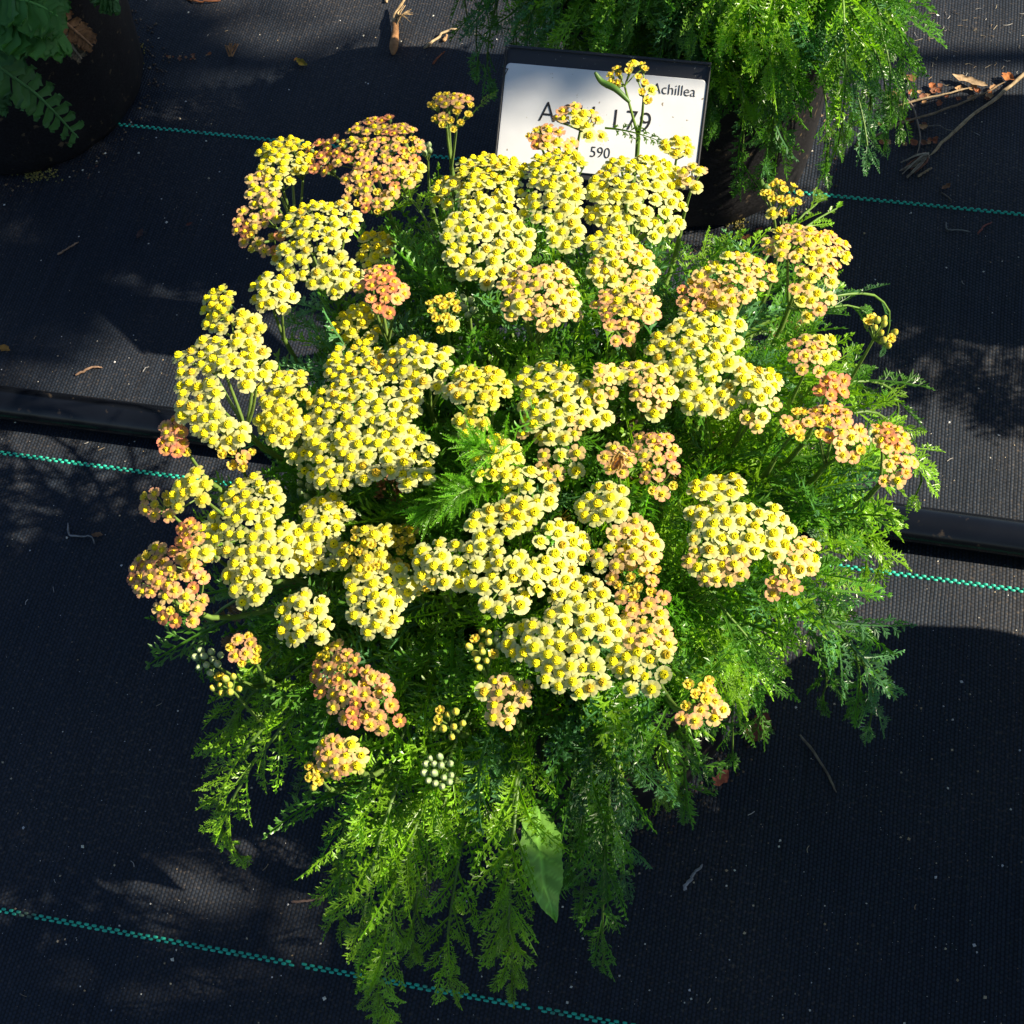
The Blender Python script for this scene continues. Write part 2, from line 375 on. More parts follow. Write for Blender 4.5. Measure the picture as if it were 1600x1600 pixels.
def floret_mesh(kind, seed):
    R = np.random.RandomState(seed); a = Acc(); mm = .001
    if kind == 'cream':
        calyx(a, 1.2*mm, 3.2*mm); petals(a, 5 if R.rand() < .8 else 4, .9*mm, 3.7*mm, 3.25*mm, 0, -.03, (.84, .81, .16), (.88, .88, .47), R)
        disc(a, 1.65*mm, 1.8*mm, 0, YEL if R.rand() < .96 else (.60, .42, .02), R)
    elif kind == 'butter':
        calyx(a, 1.2*mm, 3.2*mm); petals(a, 5, .8*mm, 3.4*mm, 2.8*mm, 0, .05, (.84, .75, .09), (.85, .82, .27), R)
        disc(a, 1.6*mm, 1.7*mm, 0, (.84, .68, .012), R)
    elif kind == 'peach':
        calyx(a, 1.1*mm, 3*mm); petals(a, 5, .7*mm, 3.4*mm, 2.8*mm, 0, .02, (.88, .70, .20), (.86, .58, .33), R)
        disc(a, 1.3*mm, 1.5*mm, 0, YEL, R)
    elif kind == 'pink':
        calyx(a, 1.1*mm, 3*mm); petals(a, 5, .6*mm, 3.1*mm, 2.6*mm, 0, .12, (.88, .68, .10), (.83, .40, .30), R)
        disc(a, 1.05*mm, 1.1*mm, 0, (.88, .66, .02), R, 4, 8)
    elif kind == 'red':
        calyx(a, 1.1*mm, 3*mm); petals(a, 5, .6*mm, 2.9*mm, 2.6*mm, 0, .25, (.86, .52, .10), (.78, .25, .20), R)
        disc(a, .9*mm, 1.0*mm, 0, (.86, .60, .02), R, 4, 8)
    elif kind == 'gold':
        calyx(a, 1.25*mm, 3.4*mm, (.16, .22, .05)); petals(a, 5, .5*mm, 2.15*mm, 1.9*mm, 0, .5, (.88, .70, .03), (.87, .64, .14), R, .1, .5)
        disc(a, .8*mm, .9*mm, .1*mm, (.88, .62, .02), R, 4, 8)
    elif kind in ('bud', 'greenbud', 'yellowbud'):
        g = {'bud': (.20, .30, .08), 'greenbud': (.22, .33, .14), 'yellowbud': (.30, .36, .07)}[kind]
        tip = {'bud': (.8, .55, .04), 'greenbud': (.45, .5, .25), 'yellowbud': (.86, .6, .03)}[kind]
        nu, nv = 7, 8; V = []; cc = []
        for i in range(nu):
            s = i/(nu-1); r = 1.45*mm*math.sin(pi*(s*.88+.08))**.8*(1 if s < .95 else .4)
            for j in range(nv):
                t = 2*pi*j/nv; V.append((r*cos(t)*(1+.08*(j % 2)), r*sin(t)*(1+.08*(j % 2)), (-2.2+4.4*s)*mm)); q = max(0, s-.72)/.28
                cc.append(np.array(g)*(1-q)+np.array(tip)*q)
        a.add(V, grid_tris(nu, nv, True), np.array(cc), 2, True)
    elif kind == 'brown':
        calyx(a, 1.3*mm, 3*mm, (.20, .10, .05)); petals(a, 5, .4*mm, 2.2*mm, 1.3*mm, 0, .7, (.25, .12, .06), (.35, .20, .11), R, .1, .6)
    return a.mesh('flower_'+kind, [M_PETAL, M_DISC, M_BUD])
KINDS = {k: [floret_mesh(k, 31*i+len(k)) for i in range(n)] for k, n in dict(cream=10, butter=7, peach=8, pink=8, red=5, gold=6, bud=3, greenbud=3, yellowbud=3, brown=4).items()}
SPACE = dict(cream=.0045, butter=.0043, peach=.0044, pink=.0042, red=.0040, gold=.0037, bud=.0031, greenbud=.0029, yellowbud=.0031, brown=.0045)
MIXT = {                                        # what a stretch of head is made of
    'c': [('cream', 1.0)], 'b': [('butter', .75), ('cream', .25)], 'p': [('peach', .8), ('cream', .2)],
    'k': [('pink', .62), ('red', .12), ('peach', .14), ('gold', .12)], 'r': [('red', .7), ('pink', .3)], 'g': [('gold', .75), ('butter', .25)],
    'o': [('gold', .5), ('pink', .5)], 'y': [('yellowbud', .6), ('gold', .4)], 'n': [('greenbud', 1.0)], 'w': [('brown', 1.0)],
    'q': [('peach', .35), ('pink', .40), ('butter', .25)]}

# ------------------------------------------------------------------ the flowering plant
POT_C = np.array([-.092, .36]); DC = np.array([-.097, .375, .12]); DR = np.array([.205, .225, .235])
main = tag(empty('potted_yarrow', (POT_C[0], POT_C[1], 0)), 'large potted yarrow in full bloom with pale yellow and peach pink flower heads', 'potted plant')
pot(main, POT_C)
HEADS = [  # each head: (stretches: (x, y, half-width, half-height, mix)...), optional height shift
    [(440, 235, 42, 46, 'b'), (408, 292, 26, 30, 'p'), (395, 345, 38, 30, 'k')],
    [(590, 225, 62, 50, 'k'), (505, 232, 34, 32, 'r'), (575, 292, 44, 28, 'k'), (632, 255, 24, 34, 'q')],
    [(495, 335, 58, 40, 'c'), (480, 390, 56, 42, 'c'), (520, 415, 34, 26, 'c')],
    [(583, 378, 27, 28, 'b')],
    [(420, 446, 36, 29, 'c')],
    [(336, 468, 25, 28, 'b'), (335, 492, 26, 20, 'b'), (381, 507, 20, 22, 'b')],
    [(312, 560, 46, 44, 'c'), (378, 558, 34, 36, 'c'), (308, 622, 34, 44, 'c'), (335, 660, 36, 18, 'c')],
    [(268, 678, 20, 32, 'r'), (276, 700, 16, 12, 'g')],
    [(348, 690, 18, 22, 'g'), (368, 706, 24, 26, 'o')],
    [(300, 755, 22, 28, 'b'), (276, 772, 14, 18, 'b')],
    [(240, 785, 30, 28, 'o')],
    [(385, 775, 46, 42, 'c'), (355, 830, 48, 42, 'c'), (372, 898, 34, 32, 'c'), (428, 850, 46, 36, 'c')],
    [(505, 800, 38, 34, 'c'), (490, 850, 46, 30, 'c')],
    [(292, 832, 22, 24, 'r'), (304, 848, 18, 18, 'b')],
    [(242, 890, 46, 42, 'k'), (285, 880, 32, 38, 'k'), (270, 935, 38, 34, 'k'), (212, 892, 20, 34, 'r')],
    [(460, 945, 26, 24, 'c'), (455, 975, 24, 22, 'c'), (492, 962, 18, 36, 'c')],
    [(376, 1012, 28, 26, 'o')],
    [(323, 1030, 22, 22, 'n')],
    [(350, 1070, 24, 20, 'y')],
    [(518, 1045, 38, 42, 'k'), (560, 1088, 46, 44, 'k'), (590, 1110, 30, 28, 'k')],
    [(525, 1178, 36, 30, 'q')], [(490, 1210, 20, 24, 'y')],
    [(700, 1126, 26, 28, 'y')], [(684, 1204, 24, 28, 'n')],
    [(703, 160, 33, 30, 'o')], [(663, 228, 12, 13, 'n')],
    [(768, 245, 55, 32, 'b'), (775, 305, 52, 44, 'c'), (762, 368, 68, 46, 'c'), (760, 408, 30, 18, 'c')],
    [(704, 290, 28, 22, 'b')],
    [(872, 235, 42, 24, 'b'), (866, 300, 40, 50, 'c'), (880, 340, 28, 24, 'c')],
    [(890, 172, 24, 20, 'q'), (924, 186, 20, 22, 'p')], [(842, 206, 20, 20, 'k'), (875, 222, 24, 20, 'q')],
    [(962, 112, 12, 16, 'g'), (994, 102, 19, 16, 'g'), (1008, 132, 13, 14, 'g')],
    [(1000, 262, 66, 36, 'c'), (958, 300, 44, 44, 'c'), (1030, 305, 38, 48, 'c')],
    [(1058, 224, 24, 20, 'b')], [(1084, 268, 17, 19, 'p')],
    [(952, 368, 36, 32, 'c'), (990, 410, 36, 34, 'p'), (945, 400, 22, 30, 'p')],
    [(978, 462, 48, 26, 'q'), (975, 495, 30, 28, 'k'), (1008, 480, 22, 24, 'k')],
    [(845, 435, 58, 34, 'p'), (860, 475, 48, 22, 'p'), (808, 460, 26, 24, 'p')],
    [(588, 430, 32, 26, 'r'), (605, 452, 30, 26, 'r')],
    [(692, 477, 24, 30, 'g')], [(732, 470, 13, 18, 'n')],
    [(560, 500, 42, 30, 'b')],
    [(545, 560, 46, 48, 'c'), (575, 625, 82, 46, 'c'), (560, 690, 84, 46, 'c'), (620, 700, 50, 44, 'c'), (505, 650, 32, 52, 'c'), (530, 730, 50, 22, 'c')],
    [(438, 600, 38, 36, 'b'), (432, 650, 34, 36, 'b'), (460, 685, 28, 32, 'c')],
    [(635, 550, 40, 36, 'c'), (686, 572, 36, 32, 'c')],
    [(748, 600, 44, 40, 'b'), (733, 655, 26, 26, 'b')],
    [(850, 575, 46, 28, 'c'), (872, 620, 60, 36, 'c'), (925, 640, 24, 22, 'c'), (862, 662, 48, 28, 'p'), (868, 708, 36, 24, 'p')],
    [(775, 712, 40, 34, 'b')],
    [(832, 760, 42, 30, 'c'), (820, 792, 36, 20, 'c')],
    [(775, 815, 42, 30, 'c'), (762, 860, 30, 40, 'c'), (790, 905, 52, 44, 'c'), (878, 850, 38, 38, 'c'), (850, 895, 48, 34, 'c')],
    [(905, 925, 44, 30, 'c'), (925, 975, 44, 40, 'c'), (860, 1000, 72, 44, 'c'), (895, 1050, 48, 32, 'c')],
    [(946, 782, 40, 38, 'c'), (982, 832, 30, 28, 'p')], [(950, 868, 24, 20, 'p'), (1008, 852, 24, 30, 'p')],
    [(990, 900, 42, 24, 'o'), (1005, 932, 38, 22, 'o')],
    [(1008, 975, 40, 34, 'p'), (1000, 1035, 44, 40, 'c'), (1030, 1010, 20, 28, 'p')],
    [(1022, 695, 34, 34, 'k'), (1028, 735, 32, 26, 'k')], [(966, 714, 24, 24, 'k')],
    [(942, 590, 22, 32, 'p')], [(1000, 575, 34, 28, 'p'), (1020, 605, 32, 26, 'p')],
    [(590, 912, 54, 34, 'c'), (580, 960, 42, 28, 'c')],
    [(562, 858, 34, 34, 'g'), (585, 838, 22, 20, 'b')], [(622, 850, 24, 40, 'g')],
    [(688, 878, 40, 38, 'c')], [(650, 920, 20, 12, 'g')],
    [(485, 762, 25, 20, 'n')],
    [(752, 1012, 22, 30, 'y'), (776, 998, 14, 16, 'n')],
    [(790, 1085, 38, 26, 'p'), (782, 1112, 26, 18, 'p')],
    [(1098, 1078, 26, 20, 'o'), (1082, 1112, 28, 18, 'o'), (1118, 1112, 16, 20, 'q')],
    [(1148, 425, 50, 34, 'p'), (1192, 415, 26, 26, 'o')], [(1098, 455, 34, 24, 'k')],
    [(1112, 490, 50, 38, 'c'), (1058, 535, 42, 38, 'c'), (1112, 560, 54, 44, 'c'), (1110, 610, 40, 18, 'c')],
    [(1190, 590, 34, 32, 'c'), (1190, 630, 26, 26, 'p')],
    [(1240, 368, 38, 30, 'q'), (1292, 382, 44, 38, 'q'), (1280, 435, 32, 32, 'q')],
    [(1222, 300, 32, 28, 'g')],
    [(1276, 540, 40, 24, 'q'), (1270, 565, 24, 16, 'k')],
    [(1372, 500, 20, 20, 'y'), (1388, 522, 20, 18, 'y')],
    [(1305, 603, 24, 20, 'r')], [(1300, 650, 26, 32, 'k'), (1330, 680, 28, 26, 'k')],
    [(1396, 672, 22, 30, 'k'), (1410, 715, 26, 30, 'k')], [(1362, 676, 12, 14, 'n')],
    [(1247, 655, 22, 24, 'o')],
    [(1125, 750, 38, 28, 'c'), (1110, 810, 34, 46, 'c'), (1165, 825, 52, 38, 'c'), (1212, 825, 30, 38, 'c'), (1125, 868, 48, 30, 'p')],
    [(1258, 865, 32, 30, 'p'), (1228, 905, 26, 22, 'k')],
    [(612, 762, 26, 20, 'w'), (628, 780, 10, 14, 'w')],
]
UP = np.array([0, 0, 1.0]); head_info = []
def crown_pt(R, c, r=.045, z=.185):
    t = R.uniform(0, 2*pi); q = r*math.sqrt(R.rand()); return np.array([c[0]+q*cos(t), c[1]+q*sin(t), z])
nf = 0
for hi, H in enumerate(HEADS):
    R = np.random.RandomState(1000+hi)
    wts = np.array([h[2]*h[3] for h in H], float); cx = (wts@[h[0] for h in H])/wts.sum(); cy = (wts@[h[1] for h in H])/wts.sum()
    low = H[0][4] in 'wn' or (len(H) == 1 and H[0][4] in 'gb' and 480 < cx < 660)
    dz = {12: 0}.get(hi, 0)
    c = on_crown(cx, cy, DC, .345-(.03 if low else 0)+(.035 if cx < 330 or (cx > 1050 and cy > 1050) else 0)+R.uniform(-.008, .006))
    if cy < 200 and cx > 850: c = at(cx, cy, .315)
    nd = unit(np.array([2.2*(c[0]-DC[0]), 2.2*(c[1]-DC[1]), 1])); n = unit(.62*nd + .45*UP + R.uniform(-.1, .1, 3))
    vd = unit(EYE-c)
    if n@vd < .72: n = unit(n+vd*(.75-n@vd)*1.1)
    ext = max(np.linalg.norm(on_plane(h[0]+h[2]*s, h[1], c, n)-c) for h in H for s in (-1, 1)) + 1e-4
    pts = []
    for (bx, by, rx, ry, mx) in H:
        names = [q[0] for q in MIXT[mx]]; pr = np.array([q[1] for q in MIXT[mx]]); sp0 = min(SPACE[q] for q in names)
        miss = 0
        while miss < 160:
            t = R.uniform(0, 2*pi); q = math.sqrt(R.rand()); m_ = 2 if mx in 'cbpkq' else 3
            p = on_plane(bx+(rx*1.06-m_)*q*cos(t), by+(ry*1.06-m_)*q*sin(t), c, n)
            kd = names[R.choice(len(names), p=pr/pr.sum())]
            if all(np.linalg.norm(p-o[0]) > .5*(SPACE[kd]+SPACE[o[1]])*.97 for o in pts): pts.append((p, kd)); miss = 0
            else: miss += 1
    e = unit(np.cross(n, [1, .3, 0])); 
    foot = c - n*.028 - UP*.012 + R.uniform(-.004, .004, 3)
    a = Acc(); green = np.array([.13, .21, .04])*R.uniform(.85, 1.2)
    if H[0][4] == 'w': green = np.array([.16, .15, .05])
    # branching stalks under the head
    P = np.array([p for p, _ in pts]); k = max(1, len(P)//7)
    hubs = P[R.choice(len(P), k, replace=False)]
    for _ in range(3):
        asg = np.argmin(((P[:, None]-hubs[None])**2).sum(2), 1)
        hubs = np.array([P[asg == j].mean(0) if (asg == j).any() else hubs[j] for j in range(k)])
    final = []
    for j in range(k):
        off = hubs[j]-c; hubs[j] = hubs[j] - n*(.011+.35*np.linalg.norm(off)**2/ext) - off*.12
        m1 = foot + (hubs[j]-foot)*.45 + n*.002 + off*.12
        V, T = tube(spline([foot, m1, hubs[j]], 6), np.linspace(.0009, .0006, 6), 5); a.add(V, T, green, 0, True)
    for (p, kd), j in zip(pts, asg):
        off = p-c; r2 = (off@off)/(ext*ext)
        lay = R.choice([0, 0, 0, 0, 1])*R.uniform(.001, .0025)
        q = p + n*(-.0075*r2*min(1, ext/.02) + R.uniform(-.0008, .0008) - lay)
        fn = unit(n + .9*off/max(ext, .012)*.45 + (P[j]*0) + R.uniform(-.2, .2, 3))
        st = .0022 if 'bud' in kd else .003
        V, T = tube(np.array([hubs[j], (hubs[j]+q)/2 - n*.001, q-fn*st]), [.0004, .00035, .0004], 4); a.add(V, T, green*1.05, 0, True)
        final.append((q, fn, kd))
    ho = a.obj('flower_head' if H[0][4] not in 'ny' else 'bud_cluster', M_STEM); keep_world(ho, main)
    if H[0][4] == 'w': ho.name = 'flower_head'; ho['label'] = 'withered brown flower head'
    for q, fn, kd in final:
        me = KINDS[kd][R.randint(len(KINDS[kd]))]
        o = bpy.data.objects.new('bud' if 'bud' in kd else 'flower', me); C.collection.objects.link(o)
        s = R.uniform(.92, 1.16)
        rot = Vector(fn).to_track_quat('Z', 'Y').to_matrix().to_4x4() @ Matrix.Rotation(R.uniform(0, 6.28), 4, 'Z')
        o.parent = ho
        o.matrix_basis = Matrix.Translation(Vector(q)) @ rot @ Matrix.Scale(s, 4); nf += 1
    # the stem that carries the head, with its leaves
    root = crown_pt(R, POT_C, .05)
    d0 = foot-root; side = np.array([d0[0], d0[1], 0])
    sp = bez(root, root+UP*.45*abs(d0[2])+side*.25+np.array([0, 0, .01]), foot-n*.045-UP*.02, foot, 14)
    a = Acc(); V, T = tube(sp, np.linspace(.0017, .0012, 14), 7); a.add(V, T, green*np.array([.9, .95, .9]), 1, True)
    for q in range(5):
        t = R.uniform(.3, .7 if cy < 300 else .93); f = t*13; i = int(f); p = sp[i]; tt = unit(sp[i+1]-sp[i]); rr = unit(np.cross(tt, R.uniform(-1, 1, 3)))
        place_leaf(a, TPL[R.randint(9)], p, unit(tt*.8+rr), tt+UP*.6, R.uniform(.028, .05), leaf_col(R, .35), R.uniform(0, 22), R.uniform(-5, 5), .4)
    so_ = a.obj('flower_stem', [M_LEAF, M_STEM]); keep_world(so_, main)
print('florets', nf, 'heads', len(HEADS))

# ---- leafy shoots
def in_poly(x, y, P):
    r = False; j = len(P)-1
    for i in range(len(P)):
        if (P[i][1] > y) != (P[j][1] > y) and x < (P[j][0]-P[i][0])*(y-P[i][1])/(P[j][1]-P[i][1])+P[i][0]: r = not r
        j = i
    return r
def do_shoot(parent, root, tip, R, llen=.05, n=13, fresh=.3, arch=.05, t0=.25, curl=9, tpls=None, tone=None, rad=.0013, label=None, name='leafy_shoot'):
    d = tip-root; side = np.array([d[0], d[1], 0]); L = np.linalg.norm(side)
    up0 = max(.035, d[2]*.6+arch)
    if d[2] < .0: pts = bez(root, root+UP*.075+side*.35, root+side*1.02+UP*(d[2]+.10), tip, 18)
    else: pts = bez(root, root+UP*up0+side*.22, root+side*.78+UP*max(d[2]+arch*1.3, up0*.7), tip, 18)
    pts = pts + np.cumsum(R.normal(0, .0006, pts.shape), 0)*np.linspace(0, 1, 18)[:, None]
    a = Acc(); shoot(a, pts, R, llen, n, t0, fresh, rad, curl, tpls, tone)
    o = a.obj(name, [M_LEAF, M_STEM]); keep_world(o, parent)
    if label: o['label'] = label
    return o
EDGE = [  # tip x, y, height, leaf length, leaves, fresh share, arch
    (374, 1345, .17, .026, 36, 1, .05), (362, 1310, .185, .028, 30, 1, .05), (596, 1600, .14, .032, 40, .9, .06), (572, 1540, .16, .030, 34, .9, .06), (545, 1440, 0.165, .036, 26, .9, .05), (648, 1500, .15, .028, 32, .9, .05),
    (705, 1550, .12, .030, 30, .6, .04), (818, 1540, .15, .031, 38, 1, .05), (795, 1490, .16, .032, 32, 1, .05), (945, 1500, .11, .032, 30, .3, .05), (915, 1430, 0.135, .036, 22, .1, .05),
    (975, 1370, 0.135, .040, 20, .1, .04), (895, 1380, 0.145, .038, 20, .2, .05), (1070, 1262, 0.090, .048, 20, .05, .04), (1035, 1240, 0.100, .045, 18, .05, .05), (1085, 1200, 0.100, .045, 16, .1, .03),
    (1368, 1140, 0.070, .040, 22, .1, .05), (1340, 1100, 0.090, .042, 20, .1, .05), (1290, 1090, 0.090, .042, 18, .1, .05), (1180, 1140, 0.100, .04, 16, .3, .04), (1145, 1180, 0.070, .035, 12, .2, .03),
    (1440, 785, 0.160, .036, 18, .4, .04), (1400, 740, 0.180, .038, 15, .4, .04), (1375, 615, 0.190, .035, 14, .5, .04), (1350, 880, 0.130, .045, 16, .3, .05), (1370, 915, 0.100, .04, 14, .15, .04),
    (1320, 830, 0.180, .04, 14, .4, .04), (1305, 970, 0.110, .045, 16, .2, .05), (1405, 680, 0.170, .035, 13, .4, .03), (1280, 320, 0.210, .030, 13, .7, .02), (1308, 325, 0.200, .026, 10, .8, .02), (1325, 470, 0.200, .035, 13, .4, .03), (1290, 440, 0.220, .036, 12, .4, .03),
    (1395, 530, 0.180, .024, 8, .7, .02), (1095, 405, 0.250, .035, 14, .8, .03), (1160, 460, 0.250, .036, 14, .5, .03),
    (350, 1150, 0.200, .038, 22, .9, .05), (375, 1120, 0.210, .040, 20, .8, .05), (325, 1040, 0.180, .040, 13, .0, .04), (365, 985, 0.200, .040, 12, .0, .04), (430, 1090, 0.200, .042, 16, .3, .05), (420, 1180, 0.180, .030, 16, .5, .04),
    (480, 1240, 0.175, .034, 16, .3, .04), (540, 1370, 0.165, .036, 22, .7, .05), (600, 1370, 0.175, .038, 22, .8, .05), (635, 1400, 0.165, .038, 22, .7, .05), (615, 1290, 0.195, .038, 22, .8, .05),
    (700, 1330, 0.175, .038, 20, .5, .05), (930, 1240, 0.205, .038, 18, .4, .05), (1000, 1190, 0.160, .038, 18, .3, .05), (750, 1280, 0.205, .036, 18, .5, .05),
    (460, 510, 0.220, .04, 12, .0, .03), (490, 480, 0.230, .04, 12, .1, .03), (430, 690, 0.220, .04, 12, .0, .03), (440, 800, 0.220, .04, 12, .0, .03),
    (245, 972, 0.220, .016, 6, .95, .02), (640, 330, 0.270, .045, 14, .1, .03),
    (1120, 1085, .18, .04, 16, .3, .04), (1215, 1030, .16, .04, 16, .3, .04), (1165, 1060, .17, .04, 16, .3, .04), (1150, 1100, .12, .035, 14, .2, .04), (1130, 380, .22, .03, 12, .3, .03),
    (1200, 690, 0.250, .036, 17, .8, .03), (1060, 830, 0.280, .036, 18, .95, .03), (1130, 700, 0.270, .036, 18, .95, .03), (1060, 1010, 0.240, .036, 18, .95, .03), (1150, 960, 0.210, .038, 17, .8, .04), (1210, 990, 0.170, .04, 17, .6, .04),
    (1250, 760, 0.220, .038, 17, .7, .03), (670, 1010, 0.260, .036, 17, .8, .03), (680, 400, 0.270, .04, 14, .1, .03), (640, 380, 0.270, .04, 12, .0, .03)
    , (1135, 1045, .22, .036, 18, .6, .03), (1110, 1030, .24, .036, 18, .7, .03), (1160, 1080, .19, .038, 18, .5, .03)
]
cnt = 0
for i, (x, y, z, ll, n, fr, ar) in enumerate(EDGE):
    R = np.random.RandomState(2000+i); tip = at(x, y, z)
    out = unit(np.array([tip[0]-POT_C[0], tip[1]-POT_C[1], 0])); root = crown_pt(R, POT_C, .03) + out*.035
    do_shoot(main, root, tip, R, ll, n, fr, ar, .3 if z < .16 else .15, 9 if z > .1 else 6); cnt += 1
# two bright feathery fronds standing among the heads, and the one hanging below the middle heads
for i, (x, y, z) in enumerate([(738, 705, .352), (700, 768, .338), (668, 795, .325)]):
    R = np.random.RandomState(2200+i)
    do_shoot(main, crown_pt(R, POT_C, .03), at(x, y, z), R, .025, 46, 1, .0, .55, 4, FEATH, (.13, .34, .02), label='bright yellow-green feathery shoot'); cnt += 1
R = np.random.RandomState(2210)
a = Acc(); A0 = at(930, 1060, .235); B0 = at(945, 1230, .20)
for q in range(3): place_leaf(a, FEATH[q], A0+R.uniform(-.003, .003, 3), B0-A0+R.uniform(-.01, .01, 3), unit(EYE-A0), .055, (.17, .31, .02), 5, 0, .1, wscale=1.2)
o = a.obj('leafy_shoot', [M_LEAF, M_STEM]); keep_world(o, main); o['label'] = 'bright yellow-green feathery frond'
POLY = [(640, 370), (900, 380), (1050, 400), (1120, 430), (1250, 400), (1320, 500), (1330, 640), (1320, 780), (1270, 900), (1190, 1000), (1120, 1080), (1040, 1120), (950, 1170), (820, 1190), (650, 1200), (550, 1150), (470, 1080), (430, 1000), (460, 880), (450, 640), (540, 480)]
R = np.random.RandomState(77); i = 0
while cnt < 99:
    x, y = R.uniform(400, 1400), R.uniform(360, 1270)
    if not in_poly(x, y, POLY): continue
    i += 1; tip = on_crown(x, y, DC, R.uniform(.275, .31), 2.2, .1)
    do_shoot(main, crown_pt(R, POT_C, .05), tip, R, R.uniform(.038, .05), 15, .35, .02, .25); cnt += 1
# the uncountable inner growth
a = Acc(); R = np.random.RandomState(88)
for k in range(1000):
    x, y = R.uniform(400, 1400), R.uniform(360, 1270)
    if not in_poly(x, y, POLY): continue
    x, y = 800+(x-800)*.86, 740+(y-740)*.86
    p = on_crown(x, y, DC, R.uniform(.24, .30), 2.2, .08); d = unit((p-DC)*np.array([1, 1, .7])+R.uniform(-.12, .12, 3))
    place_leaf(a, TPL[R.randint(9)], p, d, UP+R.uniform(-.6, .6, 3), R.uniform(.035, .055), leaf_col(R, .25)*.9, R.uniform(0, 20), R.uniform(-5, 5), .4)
inner = a.obj('inner_foliage', [M_LEAF, M_STEM]); keep_world(inner, main); inner['kind'] = 'stuff'
# single leaves that stand clear of the heads
for i, (x0, y0, x1, y1, z, kind) in enumerate([(738, 178, 772, 138, .27, 'f'), (984, 160, 930, 120, .31, 'c'), (1205, 305, 1188, 286, .25, 'c'), (945, 200, 1035, 205, .30, 'f'), (612, 390, 625, 350, .29, 'f'), (590, 815, 680, 790, .29, 'f'), (765, 985, 725, 950, .28, 'c'), (930, 240, 1000, 190, .29, 'c')][:7]):
    a = Acc(); R = np.random.RandomState(2300+i); A0, B0 = at(x0, y0, z), at(x1, y1, z+.006); d = B0-A0
    if kind == 'f': place_leaf(a, TPL[i % 9], A0, d, unit(EYE-A0), np.linalg.norm(d)*1.05, (.11, .22, .03), 8, 6, .3, wscale=.8)
    else:
        V, T = tube(spline([A0, A0+d*.4+UP*.002, A0+d*.8, A0+d+UP*.003], 12), .0018*np.sin(np.linspace(.35, 2.9, 12))**.6, 6); a.add(V, T, (.07, .16, .02), 1, True)
    o = a.obj('leaf', [M_LEAF, M_STEM]); keep_world(o, main)

# ------------------------------------------------------------------ the plant behind, the one at the upper left, two neighbours beside
def leafy_plant(name, c, label, tips, nproc, seed, dc, dr, poly=None, ll=.05, inner_n=250, ps=(.2, .094, .11)):
    root = tag(empty(name, (c[0], c[1], 0)), label, 'potted plant'); pot(root, c, *ps)
    R = np.random.RandomState(seed)
    for (x, y, z, L_, n, fr, ar) in tips:
        tip = at(x, y, z); do_shoot(root, crown_pt(R, c, .05), tip, R, L_, n, fr, ar, .3)
    for k in range(nproc):
        t = R.uniform(0, 2*pi); e = R.uniform(.12, 1.45)
        tip = dc+dr*np.array([cos(t)*cos(e), sin(t)*cos(e), sin(e)])*R.uniform(.85, 1.05)
        do_shoot(root, crown_pt(R, c, .05), tip, R, ll*R.uniform(.8, 1.15), 15, .3, .04, .3)
    if poly:
        k = 0
        while k < 55:
            x, y = R.uniform(700, 1500), R.uniform(-160, 320)
            if not in_poly(x, y, poly): continue
            k += 1; do_shoot(root, crown_pt(R, c, .07), on_dome(x, y, dc, dr*R.uniform(.85, 1.05)), R, R.uniform(.04, .055), 15, .9 if y < 130 else .2, .03, .3, tone=(.15, .31, .04) if y < 110 and R.rand() < .6 else None)  # upper shoots get lighter green: sunlight put into their leaf colour
        for k in range(22):              # spreading fronds on the sunny side
            tip = at(R.uniform(1270, 1415), R.uniform(-40, 235), R.uniform(.10, .22)); do_shoot(root, crown_pt(R, c, .05)+np.array([.035, 0, 0]), tip, R, R.uniform(.032, .042), 18, .35, .04, .3)
        for k in range(24):              # the tall fronds that stand in the sun, sunlit tone put into their colour
            tip = at(R.uniform(840, 1210), R.uniform(-110, 50), R.uniform(.25, .32)); tip[1] = max(tip[1], .725 if tip[0] < .1 else .66); do_shoot(root, crown_pt(R, c, .07), tip, R, R.uniform(.036, .05), 17, 1, .02, .35, tone=np.array((.14, .31, .03))*R.uniform(.7, 1.2))
    a = Acc()
    for k in range(inner_n):
        t = R.uniform(0, 2*pi); e = R.uniform(.05, 1.5); u = np.array([cos(t)*cos(e), sin(t)*cos(e), sin(e)])
        if poly and u[0] > .45: continue
        place_leaf(a, TPL[R.randint(9)], dc+dr*u*(R.uniform(.4, .68) if poly else R.uniform(.5, .85)), u+R.uniform(-.3, .3, 3)-[0, 0, .2], UP+R.uniform(-.5, .5, 3), R.uniform(.035, .05), leaf_col(R, .2), R.uniform(0, 18), R.uniform(-5, 5), .4)
    o = a.obj('inner_foliage', [M_LEAF, M_STEM]); keep_world(o, root); o['kind'] = 'stuff'
    return root
BC = np.array([-.082, .80])
